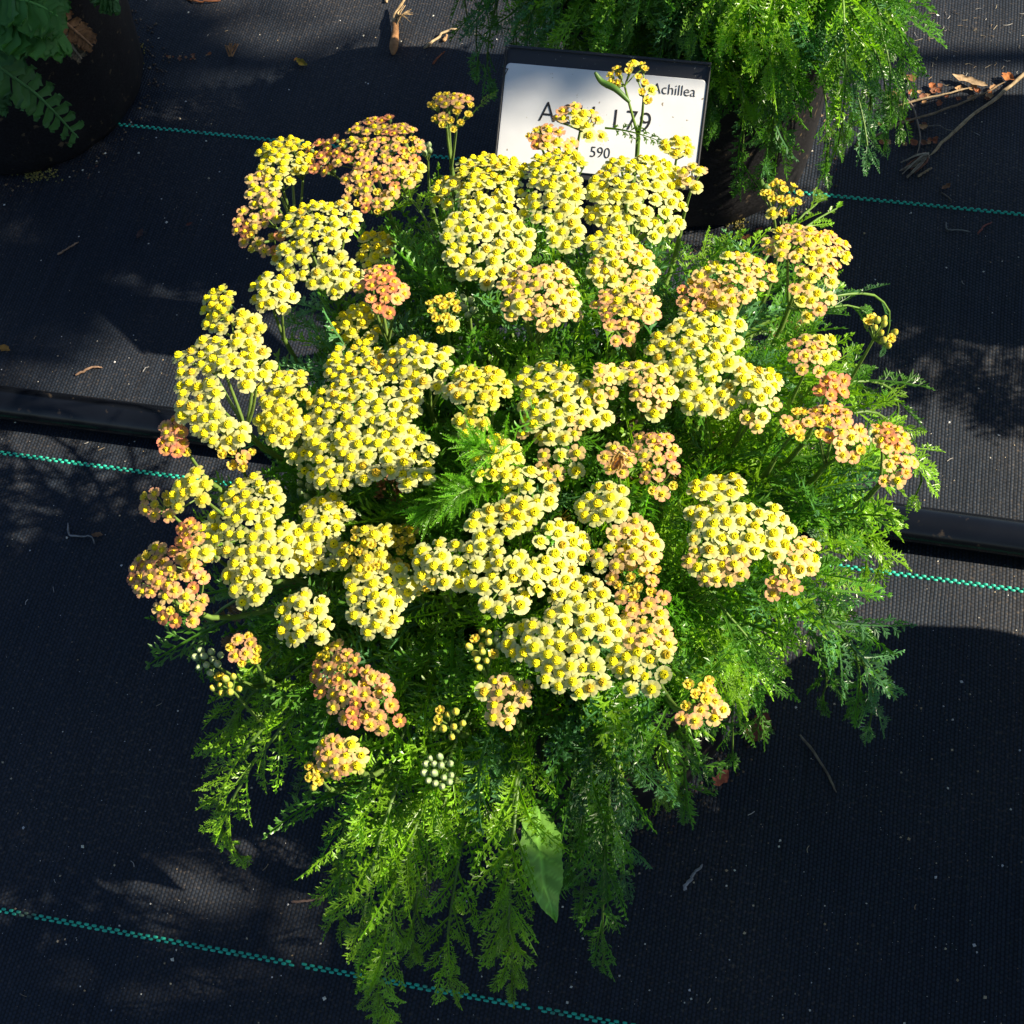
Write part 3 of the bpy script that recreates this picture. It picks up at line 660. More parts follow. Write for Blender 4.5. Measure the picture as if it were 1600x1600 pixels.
bp = leafy_plant('potted_yarrow', BC, 'potted yarrow without flowers, dense green feathery foliage behind the name sign',
    [(1283, 262, .08, .05, 16, .0, .05), (1300, 197, .09, .05, 14, .1, .05), (1295, 97, .11, .05, 14, .1, .05), (1343, 50, .12, .05, 14, .1, .05), (1215, 247, .10, .055, 15, .0, .05),
     (1160, 262, .12, .055, 16, .0, .05), (1190, 252, .12, .055, 15, .0, .05), (1100, 212, .15, .05, 13, .0, .05), (735, 25, .12, .05, 14, .1, .05), (745, 82, .10, .05, 12, .0, .05), (765, 122, .10, .05, 12, .0, .05), (1255, 132, .14, .05, 13, .3, .05),
     (1305, 80, .15, .05, 13, .5, .05), (1160, 60, .24, .05, 14, .9, .04), (1205, 90, .22, .055, 14, .8, .04), (1120, 40, .24, .045, 14, .9, .04), (960, 50, .22, .045, 14, .9, .04), (860, 30, .20, .045, 14, .3, .04), (1165, 20, .24, .05, 14, .9, .04), (820, 80, .16, .05, 14, .1, .04), (1150, 82, .2, .05, 15, .2, .04), (1000, 90, .19, .05, 15, .3, .04), (1170, 142, .17, .055, 15, .1, .04)],
    2, 500, np.array([-.045, .79, .16]), np.array([.165, .13, .18]), [(760, -160), (750, 60), (790, 140), (900, 200), (1090, 225), (1180, 225), (1230, 225), (1240, 170), (1250, 110), (1260, 40), (1260, -160)], inner_n=800, ps=(.175, .086, .10))
def compact_plant(c, seed, label, n, off, r):
    return leafy_plant('potted_yarrow', c, label, [], n, seed, np.array([c[0]+off[0], c[1]+off[1], .17]), np.array(r), ll=.045, inner_n=300)
compact_plant(np.array([.395, .355]), 600, 'leafy potted yarrow standing to the right of the flowering one, out of frame', 34, (.03, -.09), (.15, .15, .15))
compact_plant(np.array([.415, .80]), 601, 'leafy potted yarrow standing in the back row beyond the twigs, out of frame', 26, (.0, -.07), (.15, .11, .10))
compact_plant(np.array([.40, -.06]), 602, 'leafy potted yarrow added out of frame beside the camera to shade the lower fabric', 30, (.0, .03), (.19, .17, .16))  # unseen plant, added for the shade it casts along the lower edge
# upper left: broader leaves
TC = np.array([-.615, .79])
tp_ = tag(empty('potted_tansy', (TC[0], TC[1], 0)), 'dark potted plant with broad toothed feathery leaves in the shade', 'potted plant'); pot(tp_, TC, .2, .096, .112)
def big_leaf(pts_px, R, col, wmax=.018, n=15, mat_=M_WEED, label=None):
    # a pinnate leaf with toothed lobes along a curved midrib
    P = spline([at(x, y, z) for x, y, z in pts_px], n*2+1); a = Acc()
    V, T = tube(P, np.linspace(.0016, .0005, len(P)), 6); a.add(V, T, np.array(col)*1.6+.02, 0, True)
    tg = np.gradient(P, axis=0)
    for k in range(1, n*2):
        t = k/(n*2); p = P[k]; tt = unit(tg[k]); vn = unit(unit(EYE-p)+UP*.5); vn = unit(vn-(vn@tt)*tt); s = np.cross(tt, vn)
        wd = wmax*math.sin(pi*min(1, t*.68+.2))**.6
        for sg in (-1, 1):
            if k % 2 and sg == 1 or (not k % 2 and sg == -1):
                d = unit(tt*.55+s*sg+vn*R.uniform(-.12, .22)); L_ = wd*R.uniform(.85, 1.1); q = unit(np.cross(d, vn))
                # outline of one lobe: narrow foot, swelling, three teeth
                prof = [(0, .34), (.3, .36), (.55, .42), (.7, .52), (.8, .44), (.92, .34), (1.0, .10)]
                W_ = .62*wd; V = []
                for (u_, w_) in prof:
                    for e in (-1, -.5, 0, .5, 1):
                        jag = (1+.18*math.sin(u_*22+e*3+k)) if abs(e) == 1 else 1
                        V.append(p+d*L_*u_*(1-.10*e*e)+q*e*w_*W_*jag+vn*(.0012*(1-abs(e))*-1+.002*u_*u_*R.uniform(-1, 1)))
                a.add(V, grid_tris(len(prof), 5), np.array(col)*R.uniform(.85, 1.15), 0, True)
    o = a.obj('leaf', [mat_]); keep_world(o, tp_)
    if label: o['label'] = label
R = np.random.RandomState(9)
G1 = (.055, .18, .028); G2 = (.05, .15, .045)
big_leaf([(-70, -10, .22), (0, 20, .225), (50, 42, .22), (98, 55, .205)], R, G1, .024)
big_leaf([(-60, 20, .22), (-10, 95, .20), (60, 150, .16), (122, 215, .11)], R, G2, .017)
big_leaf([(-60, -30, .23), (20, -5, .235), (60, 8, .23), (90, 25, .22)], R, G1, .022)
big_leaf([(-60, 30, .2), (-20, 50, .19), (5, 70, .18)], R, G1, .018)
big_leaf([(-60, 70, .2), (-25, 120, .17), (-5, 180, .14)], R, G2, .015)
big_leaf([(60, -80, .23), (100, -30, .22), (110, -15, .21)], R, G1, .016)
big_leaf([(130, -60, .2), (160, -15, .17), (185, 4, .15)], R, G2, .014)
big_leaf([(60, -5, .21), (85, 20, .20), (120, 50, .18), (145, 72, .17)], R, (.22, .11, .05), .010, 11, M_DRY, 'dry brown leaf')
big_leaf([(95, 40, .18), (112, 70, .17), (128, 92, .165)], R, (.20, .15, .09), .007, 8, M_DRY, 'dry grey-brown leaf')

# three shrubs added unseen towards the sun, shaped so their crowns shade the fabric
M_TRUNK = mat('bark', .85, (.09, .06, .04), attr=False, bump=(90, .8, .004))
def shrub(c, z0, z1, rx, ry, n, seed, label):
    r0 = tag(empty('added_shade_shrub', (c[0], c[1], 0)), label, 'shrub'); R = np.random.RandomState(seed); pot(r0, c, .24, .12, .14)
    zc = (z0+z1)/2; a = Acc(); V, T = tube(spline([(c[0], c[1], .2), (c[0]+.01, c[1]-.01, z0*.6), (c[0], c[1], z0+.05), (c[0], c[1], zc)], 14), np.linspace(.014, .006, 14), 9); a.add(V, T, smooth=True)
    for k in range(14):
        t = R.uniform(0, 6.28); p = np.array([c[0], c[1], z0+R.uniform(-.02, .08)]); e = np.array([c[0]+rx*.7*cos(t), c[1]+ry*.7*sin(t), zc+R.uniform(-.1, .1)]); V, T = tube(spline([p, (p+e)/2+UP*.02, e], 8), np.linspace(.005, .0015, 8), 5); a.add(V, T, smooth=True)
    keep_world(a.obj('trunk', M_TRUNK), r0)
    a = Acc(); cl = R.normal(0, 1, (42, 3)); cl /= np.linalg.norm(cl, axis=1)[:, None]; cl *= R.uniform(.3, .95, (42, 1))
    for k in range(n):
        u = cl[R.randint(42)]+R.normal(0, .17, 3); p = np.array([c[0]+rx*u[0], c[1]+ry*u[1], zc+(z1-z0)/2*min(max(u[2], -.97), .97)]); d = unit(u+R.uniform(-.7, .7, 3)); nn = unit(R.uniform(-1, 1, 3)+UP); nn = unit(nn-(nn@d)*d)
        o_ = [[], []]; kite(o_, p, d, nn, R.uniform(.03, .05), .018, .15); a.add(o_[0], o_[1], leaf_col(R, .3))
    keep_world(a.obj('crown', M_LEAF), r0)
shrub(np.array([1.5, .89]), 1.445, 1.66, .12, .085, 1700, 2, 'slim potted shrub with a small crown, added out of frame to shade the fabric at left')
shrub(np.array([1.5, .31]), .70, 1.25, .30, .22, 4600, 1, 'tall potted shrub with a loose round crown, added out of frame to shade the lower fabric')
shrub(np.array([1.8, 1.17]), 1.60, 1.98, .2, .15, 2200, 3, 'tallest slim potted shrub, added out of frame to shade the upper left pot')

# ------------------------------------------------------------------ name sign on its stake
sn = unit([0, -cos(radians(52)), sin(radians(52))]); sc = at(943, 190, .205); sc_x = np.array([1.0, 0, 0]); sc_y = unit(np.cross(sn, sc_x))
def loc2(px, py):
    q = on_plane(px, py, sc, sn)-sc; return q@sc_x, q@sc_y
tl, tr, br_ = loc2(785, 73), loc2(1105, 104), loc2(1093, 300)
X0, X1, Y1, Y0 = (tl[0]+loc2(777, 262)[0])/2, (tr[0]+br_[0])/2, (tl[1]+tr[1])/2+.0018, br_[1]
print('sign size', X1-X0, Y1-Y0)
sgn = tag(empty('name_sign', tuple(sc)), 'black plastic plant name sign with white printed label leaning behind the yellow flowers', 'sign')
sgn.matrix_world = Matrix(((sc_x[0], sc_y[0], sn[0], sc[0]), (sc_x[1], sc_y[1], sn[1], sc[1]), (sc_x[2], sc_y[2], sn[2], sc[2]), (0, 0, 0, 1)))
def rrect(x0, y0, x1, y1, r, z, n=6):
    P = []
    for cx_, cy_, a0 in ((x1-r, y1-r, 0), (x0+r, y1-r, 90), (x0+r, y0+r, 180), (x1-r, y0+r, 270)):
        for k in range(n+1):
            t = radians(a0+90*k/n); P.append((cx_+r*cos(t), cy_+r*sin(t), z))
    return P
def plate(acc, x0, y0, x1, y1, r, z0, z1, bev=.0006):
    rings = [rrect(x0, y0, x1, y1, r, z0), rrect(x0, y0, x1, y1, r, z1-bev), rrect(x0+bev, y0+bev, x1-bev, y1-bev, r, z1)]
    n = len(rings[0]); V = sum(rings, [])+[((x0+x1)/2, (y0+y1)/2, z1), ((x0+x1)/2, (y0+y1)/2, z0)]
    T = list(grid_tris(3, n, True)) + [(2*n+j, 2*n+(j+1) % n, 3*n) for j in range(n)] + [((j+1) % n, j, 3*n+1) for j in range(n)]
    acc.add(V, T)
a = Acc(); plate(a, X0, Y0, X1, Y1, .005, -.003, .0)
for (q0, q1, r0, r1) in ((X0, X1, Y1-.0016, Y1), (X0, X0+.0010, Y0, Y1-.0018), (X1-.0010, X1, Y0, Y1-.0018)):
    plate(a, q0, r0, q1, r1, .0005, .0002, .0018, .0003)
a.obj('frame', M_SIGN, sgn)
LT = loc2(950, 112)[1]
a = Acc(); plate(a, X0+.0013, Y0+.004, X1-.0013, LT, .003, .0004, .0012, .0003)
def text_mesh(acc, s, x, y, size, align='LEFT', wx=1.0):
    cu = bpy.data.curves.new('t', 'FONT'); cu.body = s; cu.size = size; cu.offset = -.010*size; cu.align_x = align; cu.resolution_u = 4
    ob = bpy.data.objects.new('t', cu); C.collection.objects.link(ob); dg = bpy.context.evaluated_depsgraph_get(); me = bpy.data.meshes.new_from_object(ob.evaluated_get(dg))
    me.calc_loop_triangles(); V = np.array([v.co[:] for v in me.vertices]); T = np.array([t.vertices[:] for t in me.loop_triangles])
    V = V*np.array([wx, 1, 1])+np.array([x, y, .00145]); acc.add(V, T, mat=1)
    bpy.data.objects.remove(ob); bpy.data.curves.remove(cu); bpy.data.meshes.remove(me)
def txt(s, px, py, hpx, align='LEFT', wx=.93):
    x, y = loc2(px, py); y2 = loc2(px, py-hpx)[1]; text_mesh(a, s, x, y, (y2-y)/.70, align, wx)
txt('7', 785, 121, 15); txt('Achillea', 1087, 152, 17, 'RIGHT')
txt('A', 841, 189, 32); txt('C', 872, 192, 32); txt('H', 901, 195, 32); txt('1', 950, 201, 32); txt('7', 975, 203, 32); txt('9', 997, 206, 32)
txt('590', 921, 245, 17)
a.obj('label_card', [M_LABEL, M_INK], sgn)
a = Acc(); mx_ = (X0+X1)/2; zb = sc[2]
base = Matrix(sgn.matrix_world).inverted() @ Vector((sc[0], sc[1]+.03, -.02))
V, T = tube(spline([np.array([mx_, Y0+.02, -.008]), np.array([mx_, Y0+.0, -.009]), np.array([mx_, Y0-.012, -.0098]), np.array([base[0], base[1], base[2]])], 10), .0035, 8); a.add(V, T, smooth=True)
a.obj('stake', M_SIGN, sgn)

# ------------------------------------------------------------------ broad-leaved weeds
def blade(pts, wid, col, R, vn=None, fold=.25):
    P = spline(pts, 46); tg = np.gradient(P, axis=0); V = []; cc = []
    for k in range(46):
        t = k/45; tt = unit(tg[k]); n = unit(EYE-P[k]) if vn is None else vn; n = unit(n-(n@tt)*tt); s = np.cross(tt, n)
        w_ = wid*1.95*(t+.01)**.55*(1-t)**1.05*(1+.015*sin(k*.9))
        for e in np.linspace(-1, 1, 15):
            vein = 1 if abs(e) < .05 else (.6 if ((t*8-abs(e)*.9) % 1) < .2 else 0)
            jag = 1+(.05*(k % 3 == 0) if abs(e) == 1 else 0)
            V.append(P[k]+s*e*w_*jag+n*(abs(e)*w_*fold-.0005*vein+.0008*sin(k*.4+e*3)))
            cc.append(np.array(col)*(1+.7*vein)*(1+.12*sin(k*.7+e*5)))
    return V, grid_tris(46, 15), cc
def weed(name, label, leaves, root, seed):
    r0 = tag(empty(name, tuple(root)), label, 'weed'); R = np.random.RandomState(seed)
    for pts, wid, col in leaves:
        P = [at(*p) for p in pts]; a = Acc(); V, T, cc = blade(P, wid, col, R, unit(unit(EYE-P[1])+.7*np.array(sd))); a.add(V, T, cc, 0, True)
        keep_world(a.obj('leaf', M_WEED), r0)
        a = Acc(); V, T = tube(bez(root, root+UP*.03, P[0]-(P[1]-P[0])*.3-UP*.03, P[0], 12), np.linspace(.0014, .0008, 12), 6); a.add(V, T, (.09, .16, .04), 0, True)
        keep_world(a.obj('stem', M_WEED), r0)
weed('broadleaf_weed', 'broad-leaved weed with pale green pointed leaf hanging below the fronds', [
    ([(842, 1262, .215), (843, 1325, .222), (853, 1390, .222), (869, 1442, .214)], .0135, (.17, .38, .06)),
    ([(735, 1150, .17), (760, 1190, .17), (790, 1230, .16), (795, 1285, .14)], .0165, (.035, .13, .02)),
    ([(920, 1230, .14), (915, 1280, .12), (935, 1340, .10)], .012, (.08, .17, .06))], np.array([POT_C[0], POT_C[1]-.06, .18]), 41)
weed('broadleaf_weed', 'broad-leaved weed with one grey-green leaf above the end of the pipe', [
    ([(1255, 812, .175), (1285, 800, .18), (1312, 788, .178), (1334, 789, .17)], .0095, (.17, .27, .13)),
    ([(1262, 815, .15), (1280, 835, .14), (1300, 850, .12)], .008, (.07, .15, .06))], np.array([POT_C[0]+.07, POT_C[1]+.02, .18]), 42)

# ------------------------------------------------------------------ the insect on the pink head
_i0 = on_crown(966, 714, DC); ic = on_plane(968, 716, _i0, unit(EYE-_i0)) + unit(EYE-_i0)*.012
iu = unit(EYE-ic); dirp = on_plane(987, 702, ic, iu)-on_plane(966, 735, ic, iu); idr = unit(dirp); isd = np.cross(idr, iu); K = np.linalg.norm(dirp)
ins = tag(empty('insect', tuple(ic)), 'small amber winged insect with striped thorax resting on a pink flower head', 'insect')
def ellip(acc, c, ax, ra, rb, n=9, m=10, colf=None):
    V = []; cc = []; s1 = unit(np.cross(ax, iu)); s2 = np.cross(ax, s1)
    for i in range(n):
        t = pi*i/(n-1); r = rb*max(.04, sin(t))
        for j in range(m): p = 2*pi*j/m; V.append(c-ax*ra*cos(t)+r*(cos(p)*s1+sin(p)*s2)); cc.append(colf(i/(n-1)) if colf else (.3, .2, .05))
    acc.add(V, grid_tris(n, m, True), cc, 0, True)
a = Acc()
ellip(a, ic-idr*K*.22, idr, K*.36, .0016, 11, colf=lambda t: (.55, .22, .02) if int(t*10) % 2 else (.22, .10, .02))
ellip(a, ic+idr*K*.20, idr, K*.16, .0019, 9, colf=lambda t: (.75, .55, .15) if int(t*8) % 2 else (.03, .02, .01))
ellip(a, ic+idr*K*.42, idr, K*.09, .0015, 7, colf=lambda t: (.25, .12, .04))
keep_world(a.obj('body', M_INS), ins)
for s in (-1, 1):
    b0 = ic+idr*K*.18+iu*.0016+isd*s*.0008; b1 = ic-idr*K*.62+isd*s*.0014+iu*.0018
    Pm = [b0, (b0+b1)/2+isd*s*.001+iu*.0008, b1]; a = Acc(); V, T, cc = blade(Pm, .0010, (.3, .18, .05), np.random.RandomState(1), iu, .02); a.add(V, T, smooth=True); keep_world(a.obj('wing', M_WING), ins)
    a = Acc()
    for q in (-.1, .12, .3):
        s0 = ic+idr*K*q; V, T = tube(np.array([s0, s0+isd*s*.003+iu*.0008, s0+isd*s*.0045+idr*(q-.1)*.006-iu*.003]), .00022, 4); a.add(V, T, (.12, .06, .02), 0, True)
    keep_world(a.obj('leg', M_INS), ins)

# ------------------------------------------------------------------ litter lying on the fabric
def twig(name, pts, r, col, label, cat='twig', group=None, r1=None, knots=0):
    R = np.random.RandomState(abs(hash(str(pts))) % 1000 if False else int(pts[0][0]*7+pts[0][1]) % 9973)
    P = spline([at(x, y, z) for x, y, z in pts], 16); P[1:-1] += R.normal(0, r*.25, (14, 3))
    P[:, 2] = np.maximum(P[:, 2], r)
    rr = np.linspace(r, r1 or r*.6, 16)*R.uniform(.85, 1.15, 16); rr[0] *= .5; rr[-1] *= .4
    a = Acc(); V, T = tube(P, rr, 7); a.add(V, T, col, 0, True)
    return tag(a.obj(name, M_DRY), label, cat, group)
def flake(x, y, L_, ang, col, label, name='dead_leaf', cat='dead leaf', group=None, wid=.4, z=.002, curl=.5):
    R = np.random.RandomState(int(x*13+y*7)); c = at(x, y, z); d = np.array([cos(ang), sin(ang), 0]); V = []; cc = []
    s = np.array([-sin(ang), cos(ang), 0]); n = 9; kk = R.uniform(.6, 1.3)
    for i in range(n):
        t = i/(n-1); w_ = L_*wid*math.sin(pi*(t*.96+.02))**.8
        for e in (-1, -.5, 0, .5, 1):
            zz = .5*curl*L_*(.35*(2*t-1)**2*kk+.30*e*e*w_/(L_*wid+1e-9))+R.uniform(0, .02)*L_
            V.append(c+d*(t-.5)*L_*(1-.1*curl)+s*e*w_*.5*(1+.4*R.uniform(-1, 1))+UP*zz); cc.append(np.array(col)*R.uniform(.8, 1.15))
    a = Acc(); a.add(V, grid_tris(n, 5), cc, 0, True); return tag(a.obj(name, M_DRY), label, cat, group)
# the fluffy dry sheath, top centre
r0 = tag(empty('dried_sheath', tuple(at(616, 60, 0))), 'curled tan dry leaf sheath with frayed strands on the sunlit fabric', 'dead leaf')
a = Acc(); P = spline([at(614, 86, .004), at(616, 66, .006), at(618, 45, .006), at(617, 28, .006), at(624, 12, .008), at(634, -4, .012)], 24)
V, T = tube(P, [.0008, .0022, .0032, .0036, .0036, .0034, .0032, .0030, .0028, .0026, .0026, .0026, .0026, .0025, .0024, .0022, .0019, .0016, .0014, .0013, .0012, .001, .0009, .0006], 9); V[:, 2] = np.maximum(V[:, 2], .0006)
cc = np.tile(np.array([.38, .20, .09]), (len(V), 1)); cc[len(V)//2:] = (.46, .33, .18); a.add(V, T, cc, 0, True); keep_world(a.obj('sheath', M_DRY), r0)
R = np.random.RandomState(12)
for k in range(14):
    a = Acc(); i = 9+k % 8; p = P[i]; e = at(628+R.uniform(0, 18), 12+(k % 8)*4-R.uniform(0, 6), .008+R.uniform(0, .006))
    V, T = tube(spline([p, (p+e)/2+UP*.003, e], 8), np.linspace(.0006, .0002, 8), 4); a.add(V, T, (.42, .30, .16), 0, True); keep_world(a.obj('strand', M_DRY), r0)
twig('twig', [(662, 75, .002), (680, 62, .003), (698, 48, .003), (718, 45, .003)], .0013, (.42, .32, .19), 'pale knobbly twig on sunlit fabric beside the dry sheath')
twig('twig', [(693, 65, .001), (699, 55, .002)], .0014, (.40, .25, .13), 'short tan bark sliver under the pale knobbly twig')
twig('twig', [(676, 100, .001), (688, 86, .002), (696, 80, .003)], .0008, (.30, .10, .05), 'thin red brown curled stalk at the edge of the shade')
twig('twig', [(603, 4, .001), (606, -6, .002)], .0013, (.45, .33, .2), 'pale stick end at the top edge above the sheath')
twig('twig', [(290, -2, .001), (310, 2, .002), (345, 1, .002)], .0010, (.36, .14, .06), 'thin reddish stick along the top edge of the photo')
flake(472, 99, .013, -.5, (.30, .22, .03), 'curled yellow green fallen leaf at the shade edge', curl=.8)
flake(462, 93, .005, 1.2, (.40, .17, .03), 'small orange leaf stub beside the curled yellow leaf', curl=.6)
flake(219, 366, .010, 1.4, (.075, .045, .04), 'small dark brown pointed leaf in the shade')
flake(296, 351, .006, .6, (.11, .04, .03), 'tiny red brown curled leaf in the shade', curl=1.0)
flake(6, 545, .012, -.2, (.36, .18, .04), 'ochre leaf cut by the left edge of the photo')
flake(152, 836, .008, .1, (.24, .13, .07), 'small brown leaf beside the grey curled root')
twig('twig', [(90, 398, .001), (106, 388, .001), (123, 378, .001)], .0009, (.30, .20, .13), 'straight tan stick in the dark upper left')
twig('twig', [(118, 586, .001), (138, 576, .002), (150, 573, .002), (160, 575, .001)], .0010, (.28, .18, .12), 'bent tan stick just above the pipe')
twig('twig', [(223, 581, .001), (227, 575, .001), (233, 573, .001)], .0004, (.25, .25, .25), 'fine grey wisp above the pipe')
twig('twig', [(106, 817, .001), (108, 835, .001), (125, 838, .002), (142, 838, .003), (147, 850, .001)], .0007, (.22, .22, .22), 'grey curled root below the left stripe')
twig('twig', [(455, 1409, .001), (478, 1408, .001), (508, 1401, .001)], .0009, (.16, .11, .09), 'thin dark stick by the lower left fronds')
twig('twig', [(1068, 1391, .001), (1076, 1376, .002), (1086, 1364, .002), (1098, 1350, .002)], .0011, (.30, .30, .31), 'short grey stick with a brown end on the lower fabric')
twig('grass_blade', [(1250, 1148, .004), (1275, 1180, .002), (1292, 1208, .001), (1307, 1238, .001)], .0009, (.18, .15, .11), 'thin dry grass blade arching out from under the plant', 'dry grass')
twig('twig', [(1478, 347, .001), (1480, 358, .001), (1495, 359, .001), (1517, 362, .001)], .0006, (.20, .20, .19), 'bent grey wisp below the right stripe')
twig('twig', [(1528, 366, .001), (1537, 354, .002), (1550, 347, .001)], .0007, (.26, .09, .07), 'small red needle below the right stripe')
twig('twig', [(1470, 300, .001), (1484, 310, .001), (1487, 318, .001)], .0005, (.16, .13, .11), 'dark curled tendril above the right stripe')
flake(1478, 293, .009, .8, (.22, .11, .06), 'tan curled leaf above the right stripe', curl=.9)
flake(1185, 1138, .022, 1.2, (.20, .06, .045), 'red brown leaf at the foot of the flowering pot', wid=.55, z=.004)
flake(1127, 1216, .013, 1.0, (.20, .07, .05), 'small red brown leaf below the flowering pot', wid=.7, z=.003)
flake(1166, 1133, .008, .2, (.30, .16, .09), 'small tan leaf beside the red brown one at the pot')
flake(1165, 372, .011, .3, (.30, .12, .05), 'orange brown leaf at the foot of the back pot')
flake(1185, 362, .009, 1.0, (.16, .05, .04), 'dark red leaf at the foot of the back pot')
flake(1515, 127, .028, -.30, (.42, .30, .18), 'long pale tan pointed leaf on the heap of litter', wid=.28, z=.004, curl=.25)
flake(1575, 122, .010, 1.1, (.40, .15, .05), 'crumpled orange bract beside the long stalk', wid=.9, z=.003, curl=1.2)
flake(1423, 122, .010, .4, (.22, .11, .05), 'round brown leaf at the tips of the back plant', wid=.8)
twig('twig', [(1612, 108, .004), (1560, 150, .004), (1500, 197, .004), (1454, 242, .003)], .0015, (.36, .27, .16), 'long pale stalk reaching in from the right edge', r1=.0012)
r0 = tag(empty('root_clump', tuple(at(1440, 248, 0))), 'ragged grey brown root clump at the end of the long stalk', 'root')
R = np.random.RandomState(3)
for k in range(16):
    a = Acc(); p = at(1450+R.uniform(-5, 5), 243+R.uniform(-5, 5), .004); e = at(1405+R.uniform(0, 25), 272+R.uniform(-22, 8), .002)
    V, T = tube(spline([p, (p+e)/2+R.uniform(-.002, .004, 3)*[1, 1, 1], e], 8), np.linspace(.0009, .0004, 8), 5); V[:, 2] = np.maximum(V[:, 2], .0004)
    a.add(V, T, [(.25, .20, .15), (.20, .09, .06), (.32, .28, .22)][k % 3], 0, True); keep_world(a.obj('root_strand', M_DRY), r0)
twig('twig', [(1338, 228, .003), (1400, 196, .004), (1470, 172, .004), (1530, 150, .003), (1570, 128, .003)], .0011, (.22, .16, .10), 'long brown twig crossing the litter under the pale stalk')
twig('twig', [(1390, 170, .003), (1430, 157, .005), (1475, 147, .005), (1518, 137, .003)], .0010, (.34, .26, .16), 'upper thin tan twig lying across the litter heap')
twig('twig', [(1400, 140, .003), (1425, 165, .004), (1435, 195, .004), (1438, 220, .003), (1433, 240, .002)], .0008, (.24, .20, .16), 'thin crooked grey twig running down the litter')
twig('twig', [(1434, 276, .001), (1446, 268, .002), (1456, 262, .002)], .0010, (.38, .27, .16), 'short tan splinter beside the root clump')
twig('twig', [(1445, 198, .001), (1465, 196, .003), (1480, 203, .003), (1490, 204, .001)], .0005, (.20, .18, .15), 'fine curved grey tendril beside the crooked twig')
R = np.random.RandomState(21)
cols = [(.36, .13, .05), (.26, .09, .045), (.40, .24, .12), (.22, .10, .06), (.34, .20, .10)]
for k in range(46):
    if k < 30: x, y = R.uniform(1385, 1560), 0; y = 148-(x-1470)*.05+R.normal(0, 7)
    else: x, y = R.uniform(1375, 1465), R.uniform(185, 228)
    flake(x, y, R.uniform(.004, .008), R.uniform(0, 3), cols[R.randint(5)], 'small brown flake in the litter heap below the long tan leaf', 'leaf_flake', 'leaf flake', 'brown flakes in the litter heap', .7, .002, R.uniform(.5, 1.3))
for k in range(16):
    x = R.uniform(262, 330); flake(x, 90+R.normal(0, 3)-(x-262)*.05, R.uniform(.002, .0045), R.uniform(0, 3), cols[R.randint(5)], 'tiny orange crumb in the line at the shade edge', 'leaf_flake', 'leaf flake', 'orange crumbs at the shade edge', .7, .001, .8)
r0 = tag(empty('dry_tuft', tuple(at(362, 80, 0))), 'small upright tuft of orange brown dry stalks near the shade edge', 'dry tuft')
for k in range(7):
    a = Acc(); p = at(357+R.uniform(0, 6), 88, .001); e = at(352+k*3.3, 66+R.uniform(0, 8), .008)
    V, T = tube(spline([p, (p+e)/2, e], 6), .0007, 5); a.add(V, T, (.36, .19, .09), 0, True); keep_world(a.obj('stalk', M_DRY), r0)
# grit, soil crumbs, moss: uncountable
def crumbs(name, pos, sizes, cols_, label, mat_=M_GRIT, seed=5, flat=.6):
    R = np.random.RandomState(seed); a = Acc()
    O = np.array([(1, 0, 0), (-1, 0, 0), (0, 1, 0), (0, -1, 0), (0, 0, 1), (0, 0, -1)], float)
    T = np.array([(0, 2, 4), (2, 1, 4), (1, 3, 4), (3, 0, 4), (2, 0, 5), (1, 2, 5), (3, 1, 5), (0, 3, 5)])
    for p, s, c in zip(pos, sizes, cols_):
        V = O*s*R.uniform(.6, 1.3, (6, 1))*np.array([1, 1, flat]); t = R.uniform(0, 6.28); V = np.stack([V[:, 0]*cos(t)-V[:, 1]*sin(t), V[:, 0]*sin(t)+V[:, 1]*cos(t), V[:, 2]], 1)
        a.add(V+p+np.array([0, 0, s*flat*.5]), T, c, 0, False)
    return tag(a.obj(name, mat_), label, None, None, 'stuff')
R = np.random.RandomState(31); pos, sz, cl = [], [], []
for k in range(2600):
    p = at(R.uniform(-60, 1660), R.uniform(-60, 1660), 0); pos.append(p); s = .00022+.0005*R.rand()**5*1.6; sz.append(s)
    cl.append([(.55, .52, .45), (.40, .33, .22), (.30, .22, .12), (.5, .5, .5)][R.randint(4)])
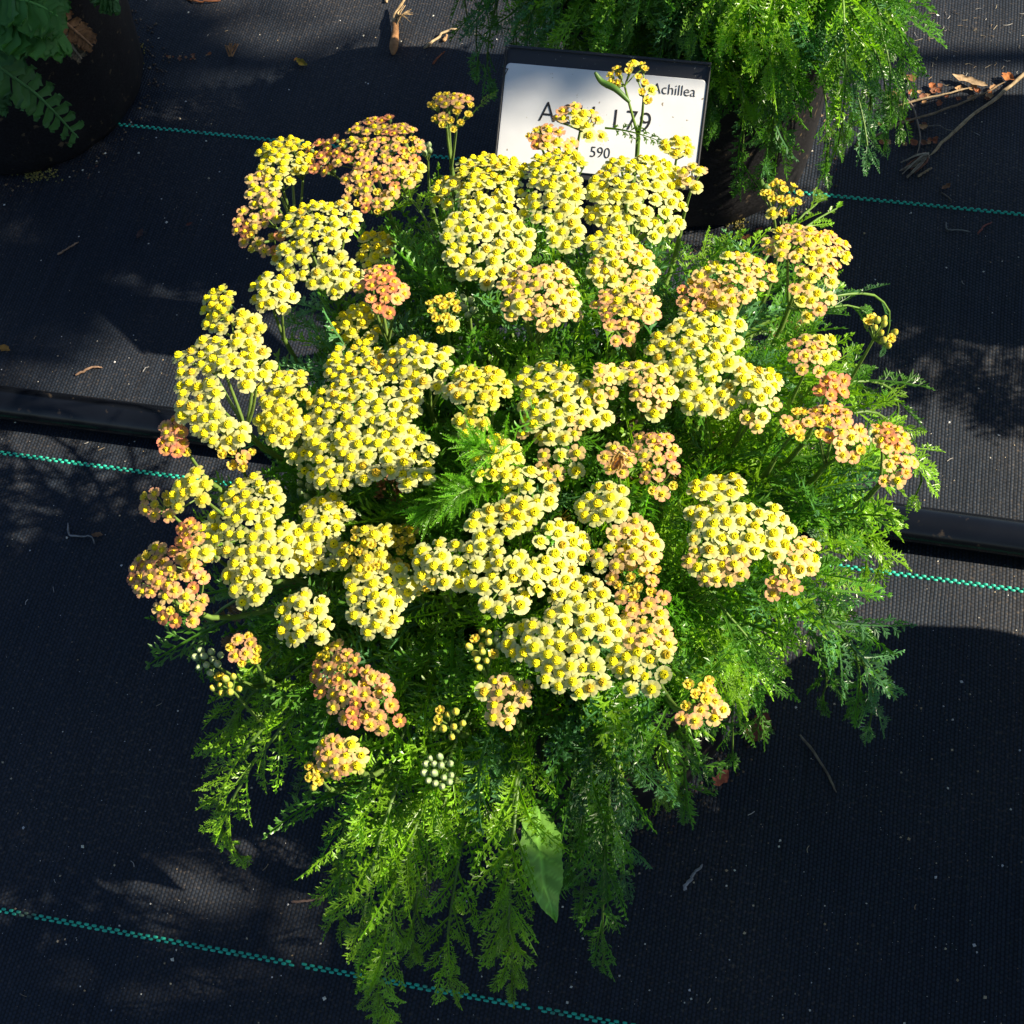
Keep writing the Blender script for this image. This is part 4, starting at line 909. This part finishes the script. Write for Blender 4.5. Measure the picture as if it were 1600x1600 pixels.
for (x, y, s) in [(129, 1323, 1.3), (269, 1500, 1.2), (1219, 1313, 1.1), (1217, 1323, .8), (1148, 1360, .7), (217, 239, 1.2), (165, 240, 1.3), (151, 253, 1.3), (129, 266, 1.1), (294, 20, 1.1), (248, 60, 1.0), (25, 647, 1.0), (50, 655, 1.1), (205, 191, .9), (1008, 1475, .7), (1397, 1066, .6), (507, 1560, 1.2), (24, 660, .8), (568, 56, .9), (627, 65, .9), (677, 25, 1.0)]:
    pos.append(at(x, y, 0)); sz.append(s*.001); cl.append((.62, .60, .50))
crumbs('grit', pos, sz, cl, 'pale sand grains and grit scattered over the fabric')
pos, sz, cl = [], [], []
for c, n, rr in ((TC, 420, .098), (BC, 420, .096), (POT_C, 500, .096)):
    for k in range(n):
        t = R.uniform(0, 2*pi); q = rr+abs(R.normal(0, .010)); pos.append(np.array([c[0]+q*cos(t), c[1]+q*sin(t), 0])); sz.append(R.uniform(.0004, .0015)); cl.append([(.03, .02, .012), (.05, .035, .02), (.16, .11, .06), (.09, .03, .02)][R.choice(4, p=[.45, .3, .18, .07])])
crumbs('soil_crumbs', pos, sz, cl, 'dark soil crumbs and bark bits around the pot feet', seed=6)
pos, sz, cl = [], [], []
for (x, y, sx_, sy_, n) in ((58, 270, 14, 7, 160), (215, 85, 5, 14, 120), (1150, 348, 12, 6, 80)):
    for k in range(n): pos.append(at(x+R.normal(0, sx_), y+R.normal(0, sy_), 0)); sz.append(R.uniform(.0005, .0012)); cl.append([(.20, .17, .03), (.12, .12, .03)][R.randint(2)])
_R = np.random.RandomState(64); _a = Acc()
for k in range(130):
    if k < 70: x, y = _R.uniform(1400, 1640), _R.uniform(10, 135)
    else: x, y = _R.uniform(-20, 1620), _R.uniform(-20, 1620)
    p = at(x, y, 0)+UP*.0008; L_ = _R.uniform(.001, .004 if k < 70 else .0025); t = _R.uniform(0, 6.28); d = np.array([cos(t), sin(t), 0]); q = np.array([-d[1], d[0], 0])*_R.uniform(-.5, .5)*L_
    V, T = tube(spline([p-d*L_, p+q, p+d*L_], 6), _R.uniform(.00012, .00024), 4); _a.add(V, T, [(.45, .38, .26), (.36, .27, .17), (.5, .48, .44)][k % 3])
tag(_a.obj('chaff', M_DRY), 'fine pale dry chaff strewn on the fabric, thickest at the upper right', None, None, 'stuff')
crumbs('moss', pos, sz, cl, 'yellowish moss tufts growing at the pot feet', seed=7, flat=1.2)
